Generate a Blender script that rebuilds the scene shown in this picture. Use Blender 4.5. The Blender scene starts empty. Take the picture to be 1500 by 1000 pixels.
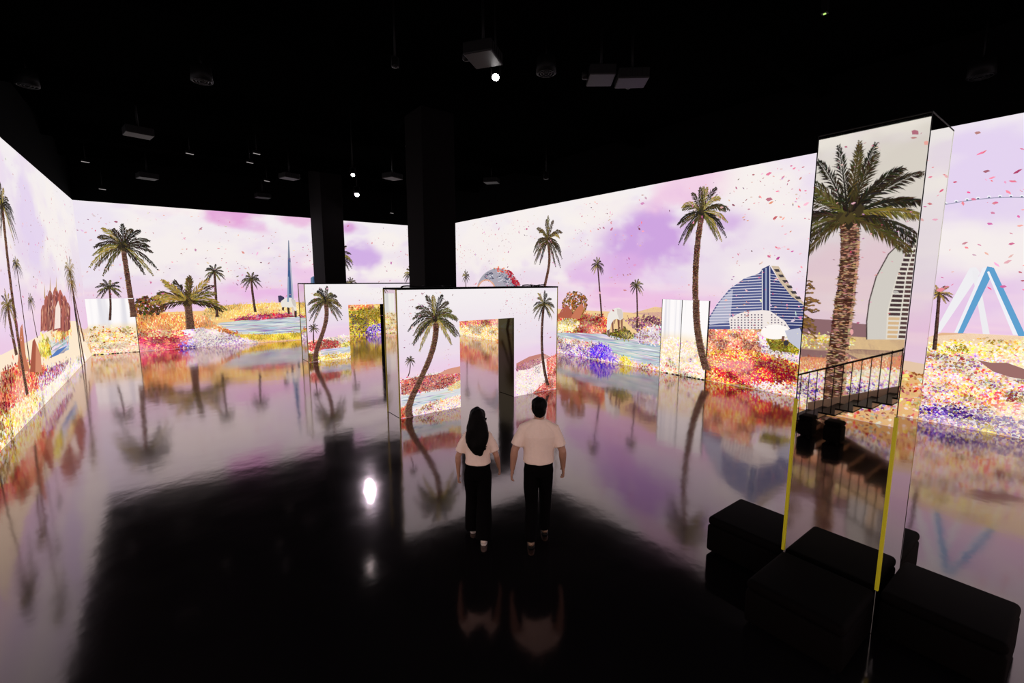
import bpy, bmesh, math, random
import numpy as np
from mathutils import Vector, Matrix, noise as mnoise

S = bpy.context.scene
COL = S.collection
RNG = np.random.default_rng(7)
random.seed(7)

# ---------------------------------------------------------------- camera
F_PX, PITCH, YAW, EYE = 666.7, math.radians(7.75), math.radians(37.16), 3.2
cam = bpy.data.cameras.new('camera')
cam.sensor_width = 36.0
cam.lens = 36.0 * F_PX / 1500.0
cam.clip_start = 0.05
cam.clip_end = 200
cam_o = bpy.data.objects.new('camera', cam)
COL.objects.link(cam_o)
cam_o.location = (0, 0, EYE)
cam_o.rotation_euler = (math.pi / 2 - PITCH, 0, -YAW)
S.camera = cam_o

# ---------------------------------------------------------------- world, exposure (a dark hall lit by its picture walls)
w = bpy.data.worlds.new('dark_hall')
S.world = w
w.use_nodes = True
w.node_tree.nodes['Background'].inputs[0].default_value = (0, 0, 0, 1)
w.node_tree.nodes['Background'].inputs[1].default_value = 0.0
S.view_settings.view_transform = 'Standard'
S.view_settings.look = 'None'
S.view_settings.gamma = 1.0
S.view_settings.use_curve_mapping = False
S.view_settings.exposure = 0.0
S.cycles.max_bounces = 8
S.cycles.glossy_bounces = 6
S.cycles.diffuse_bounces = 3
S.cycles.sample_clamp_indirect = 6.0
SCREEN = 1.02          # strength of the picture walls

# ---------------------------------------------------------------- hall dimensions (metres)
XL, XR, YB, YR = -2.72, 13.62, 26.16, -7.0      # left, right, back, rear wall
HP, HC = 6.42, 8.2                              # top of the pictures, ceiling
PIL = (4.87, 5.63, 1.01, 1.79, 4.49)            # mirror pillar x0 x1 y0 y1 height

# photo measurements -> points on the hall's real planes
_fw = np.array([math.sin(YAW) * math.cos(PITCH), math.cos(YAW) * math.cos(PITCH), -math.sin(PITCH)])
_rt = np.array([math.cos(YAW), -math.sin(YAW), 0.0])
_up = np.cross(_rt, _fw)
_C = np.array([0, 0, EYE])
def ray(x, y):
    return _fw * F_PX + _rt * (x - 750) + _up * (500 - y)
def at_plane(x, y, ax, val):
    d = ray(x, y)
    return _C + d * ((val - _C[ax]) / d[ax])
def hang_at(x, y, z):
    p = at_height(x, y, z)
    while z > 5.9 and not (XL + .5 < p[0] < XR - .5 and p[1] < YB - .5):
        z -= .05; p = at_height(x, y, z)
    return p
def at_height(x, y, z):
    return at_plane(x, y, 2, z)

# ---------------------------------------------------------------- colour and materials
def lin(c):
    c = np.asarray(c, float) / 255.0
    return np.where(c <= 0.04045, c / 12.92, ((c + 0.055) / 1.055) ** 2.4)

def mat_pbr(name, col, rough=0.6, metal=0.0, ior=1.5, noise_amt=0.0, noise_scale=8.0, bump=0.0, bump_scale=40.0, spec=0.5):
    m = bpy.data.materials.new(name); m.use_nodes = True
    nt = m.node_tree; b = nt.nodes['Principled BSDF']
    b.inputs['Base Color'].default_value = (*col, 1)
    b.inputs['Roughness'].default_value = rough
    b.inputs['Metallic'].default_value = metal
    b.inputs['IOR'].default_value = ior
    b.inputs['Specular IOR Level'].default_value = spec
    if noise_amt or bump:
        tc = nt.nodes.new('ShaderNodeTexCoord')
    if noise_amt:
        n = nt.nodes.new('ShaderNodeTexNoise'); n.inputs['Scale'].default_value = noise_scale; n.inputs['Detail'].default_value = 4
        r = nt.nodes.new('ShaderNodeMix'); r.data_type = 'RGBA'
        nt.links.new(tc.outputs['Object'], n.inputs['Vector'])
        nt.links.new(n.outputs['Fac'], r.inputs['Factor'])
        r.inputs['A'].default_value = (*[c * (1 - noise_amt) for c in col], 1)
        r.inputs['B'].default_value = (*[min(1, c * (1 + noise_amt)) for c in col], 1)
        nt.links.new(r.outputs['Result'], b.inputs['Base Color'])
    if bump:
        n2 = nt.nodes.new('ShaderNodeTexNoise'); n2.inputs['Scale'].default_value = bump_scale; n2.inputs['Detail'].default_value = 3
        bp = nt.nodes.new('ShaderNodeBump'); bp.inputs['Strength'].default_value = bump; bp.inputs['Distance'].default_value = 0.02
        nt.links.new(tc.outputs['Object'], n2.inputs['Vector'])
        nt.links.new(n2.outputs['Fac'], bp.inputs['Height'])
        nt.links.new(bp.outputs['Normal'], b.inputs['Normal'])
    return m

def mat_screen(name, sampling):
    m = bpy.data.materials.new(name); m.use_nodes = True
    nt = m.node_tree; nt.nodes.clear()
    a = nt.nodes.new('ShaderNodeAttribute'); a.attribute_name = 'picture'
    e = nt.nodes.new('ShaderNodeEmission'); e.inputs['Strength'].default_value = SCREEN
    o = nt.nodes.new('ShaderNodeOutputMaterial')
    nt.links.new(a.outputs['Color'], e.inputs['Color'])
    nt.links.new(e.outputs[0], o.inputs['Surface'])
    m.cycles.emission_sampling = sampling
    return m

def mat_emit(name, col, strength):
    m = bpy.data.materials.new(name); m.use_nodes = True
    nt = m.node_tree; nt.nodes.clear()
    e = nt.nodes.new('ShaderNodeEmission'); e.inputs['Color'].default_value = (*col, 1); e.inputs['Strength'].default_value = strength
    o = nt.nodes.new('ShaderNodeOutputMaterial')
    nt.links.new(e.outputs[0], o.inputs['Surface'])
    return m

M_SKY = mat_screen('screen_picture', 'FRONT_BACK')
M_PIC = mat_screen('screen_picture_detail', 'NONE')
M_BLACK = mat_pbr('black_paint', (0.0012, 0.0012, 0.0012), 0.9, spec=0.03)
M_COLUMN = mat_pbr('column_paint', (0.0035, 0.0026, 0.0026), 0.7, noise_amt=0.3, spec=0.04)
M_MIRROR = mat_pbr('mirror', (0.86, 0.86, 0.80), 0.015, 1.0)
M_BRONZE = mat_pbr('bronze_mirror', (0.055, 0.052, 0.03), 0.03, 1.0)
M_SEAM = mat_pbr('dark_seam', (0.01, 0.009, 0.008), 0.5)
M_YELLOW = mat_pbr('yellow_edge', (0.80, 0.74, 0.02), 0.4)
M_YELLOWGLOW = mat_pbr('yellow_edge_thin', (0.55, 0.47, 0.04), 0.4)
M_FOAM = mat_pbr('black_upholstery', (0.0030, 0.0022, 0.0020), 0.8, noise_amt=0.3, noise_scale=60, bump=0.15, bump_scale=250, spec=0.04)
M_STEP = mat_pbr('stair_wood', (0.80, 0.56, 0.38), 0.45, noise_amt=0.25, noise_scale=6)
M_STEEL = mat_pbr('dark_steel', (0.006, 0.0055, 0.0055), 0.5, spec=0.12)
M_FIXTURE = mat_pbr('fixture_black', (0.003, 0.0028, 0.0028), 0.5, spec=.08)
M_FIXTURE2 = mat_pbr('fixture_grey', (0.006, 0.0055, 0.0055), 0.5, spec=.12)
M_CEIL = mat_pbr('ceiling_black', (0.0008, 0.0008, 0.0008), 0.95, noise_amt=0.4, spec=0.0)
M_LAMP = mat_emit('lamp_face', (0.95, 0.86, 1.0), 800.0)
M_LAMP2 = mat_emit('lamp_face_small', (1.0, 0.95, 0.95), 30.0)
M_LED = mat_emit('indicator_led', (0.5, 0.8, 0.2), 1.2)

def mat_floor():
    m = bpy.data.materials.new('polished_floor'); m.use_nodes = True
    nt = m.node_tree; b = nt.nodes['Principled BSDF']
    tc = nt.nodes.new('ShaderNodeTexCoord')
    n = nt.nodes.new('ShaderNodeTexNoise'); n.inputs['Scale'].default_value = 0.9; n.inputs['Detail'].default_value = 6
    r = nt.nodes.new('ShaderNodeMix'); r.data_type = 'RGBA'
    r.inputs['A'].default_value = (0.0035, 0.003, 0.0035, 1); r.inputs['B'].default_value = (0.008, 0.0068, 0.0075, 1)
    nt.links.new(tc.outputs['Object'], n.inputs['Vector']); nt.links.new(n.outputs['Fac'], r.inputs['Factor'])
    nt.links.new(r.outputs['Result'], b.inputs['Base Color'])
    n3 = nt.nodes.new('ShaderNodeTexNoise'); n3.inputs['Scale'].default_value = 1.6; n3.inputs['Detail'].default_value = 5
    mr = nt.nodes.new('ShaderNodeMapRange')
    mr.inputs['To Min'].default_value = 0.06; mr.inputs['To Max'].default_value = 0.14
    nt.links.new(tc.outputs['Object'], n3.inputs['Vector']); nt.links.new(n3.outputs['Fac'], mr.inputs['Value'])
    nt.links.new(mr.outputs['Result'], b.inputs['Roughness'])
    b.inputs['Specular IOR Level'].default_value = 0.0
    n2 = nt.nodes.new('ShaderNodeTexNoise'); n2.inputs['Scale'].default_value = 2.4; n2.inputs['Detail'].default_value = 3
    bp = nt.nodes.new('ShaderNodeBump'); bp.inputs['Strength'].default_value = 0.16; bp.inputs['Distance'].default_value = 0.012
    nt.links.new(tc.outputs['Object'], n2.inputs['Vector']); nt.links.new(n2.outputs['Fac'], bp.inputs['Height'])
    nt.links.new(bp.outputs['Normal'], b.inputs['Normal'])
    # clear polish: weak mirror seen from above, strong at a grazing angle
    gl = nt.nodes.new('ShaderNodeBsdfGlossy'); gl.inputs['Color'].default_value = (1.0, 0.85, 0.85, 1)
    nt.links.new(mr.outputs['Result'], gl.inputs['Roughness']); nt.links.new(bp.outputs['Normal'], gl.inputs['Normal'])
    lw = nt.nodes.new('ShaderNodeLayerWeight'); lw.inputs['Blend'].default_value = 0.5
    pw = nt.nodes.new('ShaderNodeMath'); pw.operation = 'POWER'; pw.inputs[1].default_value = 3.1
    ma = nt.nodes.new('ShaderNodeMath'); ma.operation = 'MULTIPLY_ADD'; ma.use_clamp = True; ma.inputs[1].default_value = 1.25; ma.inputs[2].default_value = 0.001
    mx = nt.nodes.new('ShaderNodeMixShader')
    nt.links.new(lw.outputs['Facing'], pw.inputs[0]); nt.links.new(pw.outputs[0], ma.inputs[0]); nt.links.new(ma.outputs[0], mx.inputs[0])
    nt.links.new(b.outputs[0], mx.inputs[1]); nt.links.new(gl.outputs[0], mx.inputs[2])
    nt.links.new(mx.outputs[0], nt.nodes['Material Output'].inputs['Surface'])
    return m
M_FLOOR = mat_floor()

# ---------------------------------------------------------------- object helpers
def put(name, mesh, mat=None, parent=None):
    o = bpy.data.objects.new(name, mesh)
    if mat is not None and not mesh.materials: mesh.materials.append(mat)
    COL.objects.link(o)
    if parent is not None: o.parent = parent
    return o
def empty(name, loc=(0, 0, 0), rz=0.0):
    o = bpy.data.objects.new(name, None); COL.objects.link(o)
    o.location = loc; o.rotation_euler = (0, 0, rz)
    return o
def tag(o, label=None, cat=None, group=None, kind=None):
    if label: o['label'] = label
    if cat: o['category'] = cat
    if group: o['group'] = group
    if kind: o['kind'] = kind
    return o
def bm_obj(name, bm, mat, parent=None, smooth=False):
    me = bpy.data.meshes.new(name)
    bmesh.ops.recalc_face_normals(bm, faces=bm.faces[:])
    bm.to_mesh(me); bm.free()
    if smooth:
        for p in me.polygons: p.use_smooth = True
    return put(name, me, mat, parent)
def bm_box(bm, x0, x1, y0, y1, z0, z1, bevel=0.0, seg=2):
    r = bmesh.ops.create_cube(bm, size=1.0)
    vs = r['verts']
    for v in vs:
        v.co = Vector((x0 + (v.co.x + .5) * (x1 - x0), y0 + (v.co.y + .5) * (y1 - y0), z0 + (v.co.z + .5) * (z1 - z0)))
    if bevel:
        es = list({e for v in vs for e in v.link_edges})
        bmesh.ops.bevel(bm, geom=es, offset=bevel, segments=seg, affect='EDGES', profile=0.5)
def box(name, x0, x1, y0, y1, z0, z1, mat, parent=None, bevel=0.0, seg=2, smooth=False):
    bm = bmesh.new(); bm_box(bm, x0, x1, y0, y1, z0, z1, bevel, seg)
    return bm_obj(name, bm, mat, parent, smooth)
def bm_tube(bm, pts, rad, seg=10, flat=None, cap=True):
    """loft rings along pts; rad = list of r or (ra, rb); flat = fixed 'a' axis for the ring"""
    pts = [Vector(p) for p in pts]
    rings = []
    prev_a = None
    for i, p in enumerate(pts):
        t = (pts[min(i + 1, len(pts) - 1)] - pts[max(i - 1, 0)])
        if t.length < 1e-9: t = Vector((0, 0, 1))
        t.normalize()
        a = Vector(flat) if flat is not None else (prev_a if prev_a is not None else (Vector((1, 0, 0)) if abs(t.x) < .9 else Vector((0, 1, 0))))
        a = (a - t * a.dot(t)); a.normalize(); prev_a = a
        b = t.cross(a)
        r = rad[i]; ra, rb = (r if isinstance(r, (tuple, list)) else (r, r))
        rings.append([bm.verts.new(p + a * (ra * math.cos(2 * math.pi * k / seg)) + b * (rb * math.sin(2 * math.pi * k / seg))) for k in range(seg)])
    for i in range(len(rings) - 1):
        for k in range(seg):
            bm.faces.new((rings[i][k], rings[i][(k + 1) % seg], rings[i + 1][(k + 1) % seg], rings[i + 1][k]))
    if cap:
        bm.faces.new(rings[0][::-1]); bm.faces.new(rings[-1])
def tube(name, pts, rad, mat, parent=None, seg=10, smooth=True, flat=None):
    bm = bmesh.new(); bm_tube(bm, pts, rad if isinstance(rad, list) else [rad] * len(pts), seg, flat)
    return bm_obj(name, bm, mat, parent, smooth)

# ---------------------------------------------------------------- picture planes
class Plane:
    """a flat picture surface; s runs along it, z up; n points into the hall"""
    def __init__(self, ax, val, nsign):
        self.ax, self.val, self.n = ax, val, nsign
    def on(self, px, py):
        p = at_plane(px, py, self.ax, self.val)
        return np.array([p[1] if self.ax == 0 else p[0], p[2]])
    def to3(self, sz, off):
        sz = np.asarray(sz, float); out = np.zeros((len(sz), 3))
        out[:, self.ax] = self.val + self.n * off
        out[:, 1 - self.ax] = sz[:, 0]; out[:, 2] = sz[:, 1]
        return out
P_LEFT = Plane(0, XL, 1)
P_RIGHT = Plane(0, XR, -1)
P_BACK = Plane(1, YB, -1)
P_REAR = Plane(1, YR, 1)
class MirrorPlane(Plane):
    """the left wall as it is seen in the mirror pillar"""
    def on(self, px, py):
        d = ray(px, py); q = _C + d * ((PIL[0] - _C[0]) / d[0])
        d = d * np.array([-1, 1, 1]); q = q + d * ((XL - q[0]) / d[0])
        return np.array([q[1], q[2]])
P_LEFTM = MirrorPlane(0, XL, 1)

class Pic:
    """collects flat coloured pieces of a projected picture into one mesh"""
    def __init__(self, plane, layer):
        self.p, self.layer = plane, layer
        self.V, self.Cc, self.N = [], [], []
    def poly(self, pts, col):
        pts = np.asarray(pts, float).copy(); pts[:, 1] = np.clip(pts[:, 1], 0.004, HP)
        self.V.append(pts); self.Cc.append(np.tile(lin(col), (len(pts), 1))); self.N.append(np.array([len(pts)]))
    def pieces(self, P, col):
        """P (n,k,2), col (n,3) srgb"""
        n, k, _ = P.shape
        if n == 0: return
        P = P.copy(); P[:, :, 1] = np.clip(P[:, :, 1], 0.004, HP)
        self.V.append(P.reshape(-1, 2)); self.Cc.append(np.repeat(lin(col), k, axis=0)); self.N.append(np.full(n, k))
    def ppoly(self, pxs, col):
        self.poly([self.p.on(*q) for q in pxs], col)
    def strip(self, pts, w, col):
        """polyline in plane coords with width w (scalar or list)"""
        pts = np.asarray(pts, float); n = len(pts); w = np.full(n, w) if np.isscalar(w) else np.asarray(w)
        t = np.gradient(pts, axis=0); t /= np.linalg.norm(t, axis=1)[:, None] + 1e-9
        nn = np.stack([-t[:, 1], t[:, 0]], 1) * w[:, None] / 2
        a, b = pts + nn, pts - nn
        self.pieces(np.stack([a[:-1], a[1:], b[1:], b[:-1]], 1), np.tile(np.asarray(col, float), (n - 1, 1)))
    def build(self, name, parent, kind=None, label=None):
        if not self.V: return None
        V = np.concatenate(self.V); Cc = np.concatenate(self.Cc); N = np.concatenate(self.N)
        nf = len(N)
        off = np.repeat(0.006 + self.layer * 0.004 + np.arange(nf) / max(nf, 1) * 0.0035, N)
        co = np.zeros((len(V), 3)); co[:, self.p.ax] = self.p.val + self.p.n * off
        co[:, 1 - self.p.ax] = V[:, 0]; co[:, 2] = V[:, 1]
        me = bpy.data.meshes.new(name)
        me.vertices.add(len(co)); me.vertices.foreach_set('co', co.ravel())
        me.loops.add(len(co)); me.loops.foreach_set('vertex_index', np.arange(len(co), dtype=np.int32))
        me.polygons.add(nf)
        st = np.concatenate([[0], np.cumsum(N)[:-1]]).astype(np.int32)
        me.polygons.foreach_set('loop_start', st)
        a = me.color_attributes.new('picture', 'FLOAT_COLOR', 'POINT')
        a.data.foreach_set('color', np.concatenate([Cc, np.ones((len(Cc), 1))], 1).ravel())
        me.update(calc_edges=True); me.validate()
        o = put(name, me, M_PIC, parent)
        tag(o, label, None, None, kind)
        return o

def vnoise(x, y, seed):
    r = np.random.default_rng(seed); T = r.random((256, 256))
    xi, yi = np.floor(x).astype(int), np.floor(y).astype(int)
    fx, fy = x - xi, y - yi
    fx = fx * fx * (3 - 2 * fx); fy = fy * fy * (3 - 2 * fy)
    g = lambda a, b: T[a % 256, b % 256]
    return (g(xi, yi) * (1 - fx) + g(xi + 1, yi) * fx) * (1 - fy) + (g(xi, yi + 1) * (1 - fx) + g(xi + 1, yi + 1) * fx) * fy
def fbm(x, y, seed, oct=5):
    v, a, t = 0, 1.0, 0
    for o in range(oct):
        v = v + a * vnoise(x * 2 ** o + 17.3 * o, y * 2 ** o + 5.1 * o, seed + o); t += a; a *= .52
    return v / t
def sstep(a, b, x):
    t = np.clip((x - a) / (b - a), 0, 1); return t * t * (3 - 2 * t)

def sky_grid(name, plane, s0, s1, z1, blobs, parent, seed, cell=0.075, hole=None, z0=0.0, tint=(0, 0, 0)):
    """the soft sky of a picture as a fine coloured grid"""
    ns, nz = max(2, int((s1 - s0) / cell)), max(2, int((z1 - z0) / cell))
    s = np.linspace(s0, s1, ns + 1); z = np.linspace(z0, z1, nz + 1)
    if hole:   # snap grid lines to the doorway
        for v in (hole[0], hole[1]): s[np.argmin(abs(s - v))] = v
        z[np.argmin(abs(z - hole[2]))] = hole[2]
    SS, ZZ = np.meshgrid(s, z, indexing='ij')
    k = ZZ / z1
    c = np.zeros(SS.shape + (3,))
    def mix(f, col):
        nonlocal c
        c = c * (1 - f[..., None]) + np.asarray(col, float) * f[..., None]
    c[:] = (233, 219, 232)
    mix(sstep(.5, 1.0, k), (242, 236, 238))
    n1 = fbm(SS * .28, ZZ * .75, seed); n2 = fbm(SS * .55 + 40, ZZ * 1.5, seed + 9)
    mix(sstep(.50, .68, n1) * .75, (247, 240, 236))
    mix(sstep(.54, .72, n2) * .45, (226, 205, 236))
    mix(sstep(.55, .30, k) * .8 * (0.45 + .8 * n2), (236, 194, 226))
    wob = (fbm(SS * .8, ZZ * 1.3, seed + 3) - .5)
    for (bs, bz, rs, rz, col, amt) in blobs:
        d = np.sqrt(((SS - bs) / rs) ** 2 + ((ZZ - bz) / rz) ** 2) + wob * 1.5
        mix(sstep(1.05, .35, d) * amt, col)
    st = fbm(SS * .25, ZZ * 5.0, seed + 21)
    mix(sstep(.55, .72, st) * .35 * sstep(.6, .35, k), (250, 226, 226))
    c = np.clip(c + np.asarray(tint, float), 0, 255)
    co = plane.to3(np.stack([SS.ravel(), ZZ.ravel()], 1), 0.004)
    idx = np.arange((ns + 1) * (nz + 1)).reshape(ns + 1, nz + 1)
    q = np.stack([idx[:-1, :-1], idx[1:, :-1], idx[1:, 1:], idx[:-1, 1:]], -1).reshape(-1, 4)
    if hole:
        cs = (SS[:-1, :-1] + SS[1:, 1:]).ravel() / 2; cz = (ZZ[:-1, :-1] + ZZ[1:, 1:]).ravel() / 2
        q = q[~((cs > hole[0]) & (cs < hole[1]) & (cz < hole[2]))]
    me = bpy.data.meshes.new(name)
    me.from_pydata(co.tolist(), [], q.tolist())
    a = me.color_attributes.new('picture', 'FLOAT_COLOR', 'POINT')
    a.data.foreach_set('color', np.concatenate([lin(c).reshape(-1, 3), np.ones((c.size // 3, 1))], 1).ravel())
    o = put(name, me, M_SKY, parent)
    tag(o, label='bright projected sky picture with soft pink and lilac clouds')
    return o

# ---------------------------------------------------------------- brushes
def inside(P, poly):
    x, y = P[:, 0], P[:, 1]; r = np.zeros(len(P), bool); n = len(poly); j = n - 1
    for i in range(n):
        xi, yi = poly[i]; xj, yj = poly[j]
        c = ((yi > y) != (yj > y)) & (x < (xj - xi) * (y - yi) / (yj - yi + 1e-12) + xi)
        r ^= c; j = i
    return r
def dabs(pic, P, cols, size, aspect=1.0, upright=False, seedrot=True):
    n = len(P)
    if n == 0: return
    sz = size * RNG.uniform(.55, 1.35, n)
    ang = RNG.normal(math.pi / 2, .28, n) if upright else RNG.uniform(0, math.pi, n)
    ax = np.stack([np.cos(ang), np.sin(ang)], 1) * (sz * aspect)[:, None]
    bx = np.stack([-np.sin(ang), np.cos(ang)], 1) * (sz * RNG.uniform(.4, .9, n))[:, None] * (.35 if upright else 1)
    Q = np.stack([P - ax * .5, P + bx * .5 + ax * .08, P + ax * .5, P - bx * .5 + ax * .08], 1)
    pic.pieces(Q, cols)
def pick(pal, n, jit=16):
    pal = [(p, 1) if len(p) == 3 else (p[:3], p[3]) for p in pal]
    wts = np.array([p[1] for p in pal], float); c = np.array([p[0] for p in pal], float)
    return np.clip(c[RNG.choice(len(c), n, p=wts / wts.sum())] + RNG.normal(0, jit, (n, 3)), 0, 255)
def clump(P, cols, size):
    """flowers grow in clumps: paler heads and deeper stems within the picture"""
    f = fbm(P[:, 0] / (size * 5), P[:, 1] / (size * 3), 301, 3)
    f2 = fbm(P[:, 0] / (size * 14), P[:, 1] / (size * 7), 401, 3)
    k = (.70 + .50 * sstep(.30, .62, f))[:, None]
    pale = sstep(190, 225, cols.min(1))[:, None]; k = k * (1 - pale * .7) + pale * .7
    out = cols * k
    w = (sstep(.52, .74, f2) * .5)[:, None]
    return np.clip(out * (1 - w) + np.array([253, 240, 218.]) * w, 0, 255)
def zone(pic, poly, fill, pal, dens, size, upright=False, aspect=1.0, sort=True):
    """poly in plane coords: a ragged patch of flowers, grass or water strokes"""
    poly = np.asarray(poly, float)
    if fill is not None: pic.poly(poly, fill)
    lo, hi = poly.min(0), poly.max(0)
    n = int(dens * 1.5 * np.prod(hi - lo))
    P = RNG.uniform(lo, hi, (n, 2)); P = P[inside(P, poly)]
    P += RNG.normal(0, size * .5, P.shape)
    if sort: P = P[np.argsort(-P[:, 1])]
    if len(P) == 0: return
    cols = clump(P, pick(pal, len(P)), size)
    dabs(pic, P, cols, size * .8, aspect, upright)
def pzone(pic, pxs, fill, pal, dens, size, **k):
    zone(pic, [pic.p.on(*q) for q in pxs], fill, pal, dens, size, **k)
def water(pic, pxs, fill, pal, dens, size):
    poly = np.array([pic.p.on(*q) for q in pxs]); pic.poly(poly, fill)
    lo, hi = poly.min(0), poly.max(0); n = int(dens * np.prod(hi - lo))
    P = RNG.uniform(lo, hi, (n, 2)); P = P[inside(P, poly)]; n = len(P)
    L = size * RNG.uniform(2, 7, n); h = size * RNG.uniform(.12, .35, n); z = np.zeros(n)
    Q = np.stack([P + np.stack([-L, z], 1), P + np.stack([z, h], 1), P + np.stack([L, z], 1), P + np.stack([z, -h], 1)], 1)
    Q[:, :, 0] = np.clip(Q[:, :, 0], lo[0], hi[0])
    pic.pieces(Q, pick(pal, n, 10))

PETAL = [(214, 140, 156, 3), (190, 100, 120, 1.5), (228, 172, 182, 3), (130, 90, 100, 1.5), (236, 196, 196, 2)]
def petals(plane, n, s0, s1, z0, z1, size, parent, seed, pal=PETAL):
    pic = Pic(plane, 8)
    P = RNG.uniform((s0, z0), (s1, z1), (n * 3, 2))
    P = P[fbm(P[:, 0] * .9, P[:, 1] * .9, seed, 3) > .47][:n]
    n = len(P)
    sz = size * .62 * RNG.lognormal(0, .42, n); ang = RNG.normal(.25, .7, n)
    a = np.stack([np.cos(ang), np.sin(ang)], 1) * sz[:, None]; b = np.stack([-np.sin(ang), np.cos(ang)], 1) * (sz * RNG.uniform(.25, .6, n))[:, None]
    Q = np.stack([P - a, P - a * .3 + b, P + a * .6 + b * .8, P + a, P + a * .2 - b], 1)
    pic.pieces(Q, pick(pal, n))
    pic.build('projected_petals', parent, 'stuff', 'small pink petals drifting across the projected sky')

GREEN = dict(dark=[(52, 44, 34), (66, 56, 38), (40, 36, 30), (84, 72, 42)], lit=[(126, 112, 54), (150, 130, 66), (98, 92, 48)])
def palm(plane, crown, r, trunk, tw, parent, layer=4, nfr=24, lit=.25, nleaf=26, droop=.75, warm=0, label=None, spread=(-50, 230), trunk_cols=None, name='projected_palm', wide=1.0, name_kind=None, uplong=1.0, leaf=.30):
    """a projected palm tree: crown centre and radius, trunk points and width in photo pixels"""
    pic = Pic(plane, layer)
    c = plane.on(*crown); R = abs(plane.on(crown[0], crown[1] - r)[1] - c[1])
    m_px = R / r
    rng = np.random.default_rng(int(crown[0] * 13 + crown[1]))
    # trunk
    if trunk:
        T = np.array([c - (0, .02 * R)] + [plane.on(*q) for q in trunk[1:]])
        k = np.linspace(0, 1, len(T)); kk = np.linspace(0, 1, max(8, int(len(T) * 16)))
        deg = min(len(T) - 1, 3)
        X = np.polyval(np.polyfit(k, T[:, 0], deg), kk); Z = np.polyval(np.polyfit(k, T[:, 1], deg), kk)
        W = tw * m_px * (1 + .28 * kk ** 2)
        base, hi, sh = trunk_cols or ((88, 60, 50), (140, 100, 78), (58, 40, 38))
        n = len(kk)
        for i in range(n - 1):
            w0 = W[i] * rng.uniform(.94, 1.12); w1 = W[i + 1] * rng.uniform(.9, 1.02)
            p, q = np.array([X[i], Z[i]]), np.array([X[i + 1], Z[i + 1]])
            cc = np.array(base, float) + rng.normal(0, 10)
            pic.poly([p - (w0 / 2, 0), p + (w0 / 2, 0), q + (w1 / 2, 0), q - (w1 / 2, 0)], np.clip(cc, 0, 255))
            if tw > 5:
                pic.poly([p - (w0 / 2, 0), p - (w0 * .36, 0), q - (w1 * .36, 0), q - (w1 / 2, 0)], np.clip(np.array(hi, float) + rng.normal(8, 10, 3), 0, 255))
                for j in range(int(6 + tw / 2)):
                    u = rng.uniform(-.48, .48); v = rng.uniform(0, 1); pc = p * (1 - v) + q * v + (u * w0, 0)
                    l = w0 * rng.uniform(.06, .16); hh = abs(p[1] - q[1]) * rng.uniform(.1, .22)
                    pic.poly([pc + (-l, 0), pc + (0, hh), pc + (l, 0), pc + (0, -hh)], np.clip(np.array(hi if rng.random() < .6 else sh) + rng.normal(0, 12, 3), 0, 255))
            else:
                pic.poly([p + (w0 * .1, 0), p + (w0 / 2, 0), q + (w1 / 2, 0), q + (w1 * .1, 0)], np.clip(np.array(sh, float) + rng.normal(0, 8), 0, 255))
    # crown: distinct arching fronds with hanging leaflets
    if nfr:
        nfr = max(9, int(nfr * .72))
        order = list(np.linspace(spread[0], spread[1], nfr)); rng.shuffle(order)
        order = sorted(order, key=lambda a: -math.sin(math.radians(a)) + rng.uniform(-.4, .4))
    Q, K = [], []
    if not nfr: order = []
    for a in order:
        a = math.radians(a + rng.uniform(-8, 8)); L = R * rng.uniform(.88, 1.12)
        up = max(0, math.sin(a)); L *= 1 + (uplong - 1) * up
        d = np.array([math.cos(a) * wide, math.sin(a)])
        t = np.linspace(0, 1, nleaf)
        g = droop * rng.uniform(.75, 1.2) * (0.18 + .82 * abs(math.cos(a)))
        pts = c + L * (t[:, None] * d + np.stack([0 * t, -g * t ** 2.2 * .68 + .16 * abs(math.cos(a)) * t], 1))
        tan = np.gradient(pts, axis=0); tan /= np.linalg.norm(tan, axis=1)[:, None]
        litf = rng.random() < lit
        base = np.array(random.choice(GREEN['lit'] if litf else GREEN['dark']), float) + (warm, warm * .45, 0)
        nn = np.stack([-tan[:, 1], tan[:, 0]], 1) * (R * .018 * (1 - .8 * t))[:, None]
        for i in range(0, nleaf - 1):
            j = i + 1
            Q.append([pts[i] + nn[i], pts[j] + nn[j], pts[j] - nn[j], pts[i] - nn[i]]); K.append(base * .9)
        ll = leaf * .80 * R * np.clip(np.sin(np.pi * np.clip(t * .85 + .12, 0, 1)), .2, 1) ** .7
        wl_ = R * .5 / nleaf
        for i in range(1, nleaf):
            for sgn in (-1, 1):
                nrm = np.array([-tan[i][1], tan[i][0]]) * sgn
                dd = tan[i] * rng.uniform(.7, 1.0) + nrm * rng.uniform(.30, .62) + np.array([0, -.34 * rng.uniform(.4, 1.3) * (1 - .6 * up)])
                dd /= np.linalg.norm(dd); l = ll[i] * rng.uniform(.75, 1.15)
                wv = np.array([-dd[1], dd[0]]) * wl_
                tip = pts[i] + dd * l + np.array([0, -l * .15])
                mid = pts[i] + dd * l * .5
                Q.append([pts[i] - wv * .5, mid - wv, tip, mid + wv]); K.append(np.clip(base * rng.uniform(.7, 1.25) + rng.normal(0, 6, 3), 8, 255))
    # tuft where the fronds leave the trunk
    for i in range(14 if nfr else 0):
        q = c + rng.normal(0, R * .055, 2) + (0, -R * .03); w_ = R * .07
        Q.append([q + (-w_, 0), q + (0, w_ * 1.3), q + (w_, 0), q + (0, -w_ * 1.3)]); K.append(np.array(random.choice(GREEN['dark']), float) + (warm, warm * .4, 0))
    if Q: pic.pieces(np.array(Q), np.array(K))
    return pic.build(name, parent, None, label)

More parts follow.
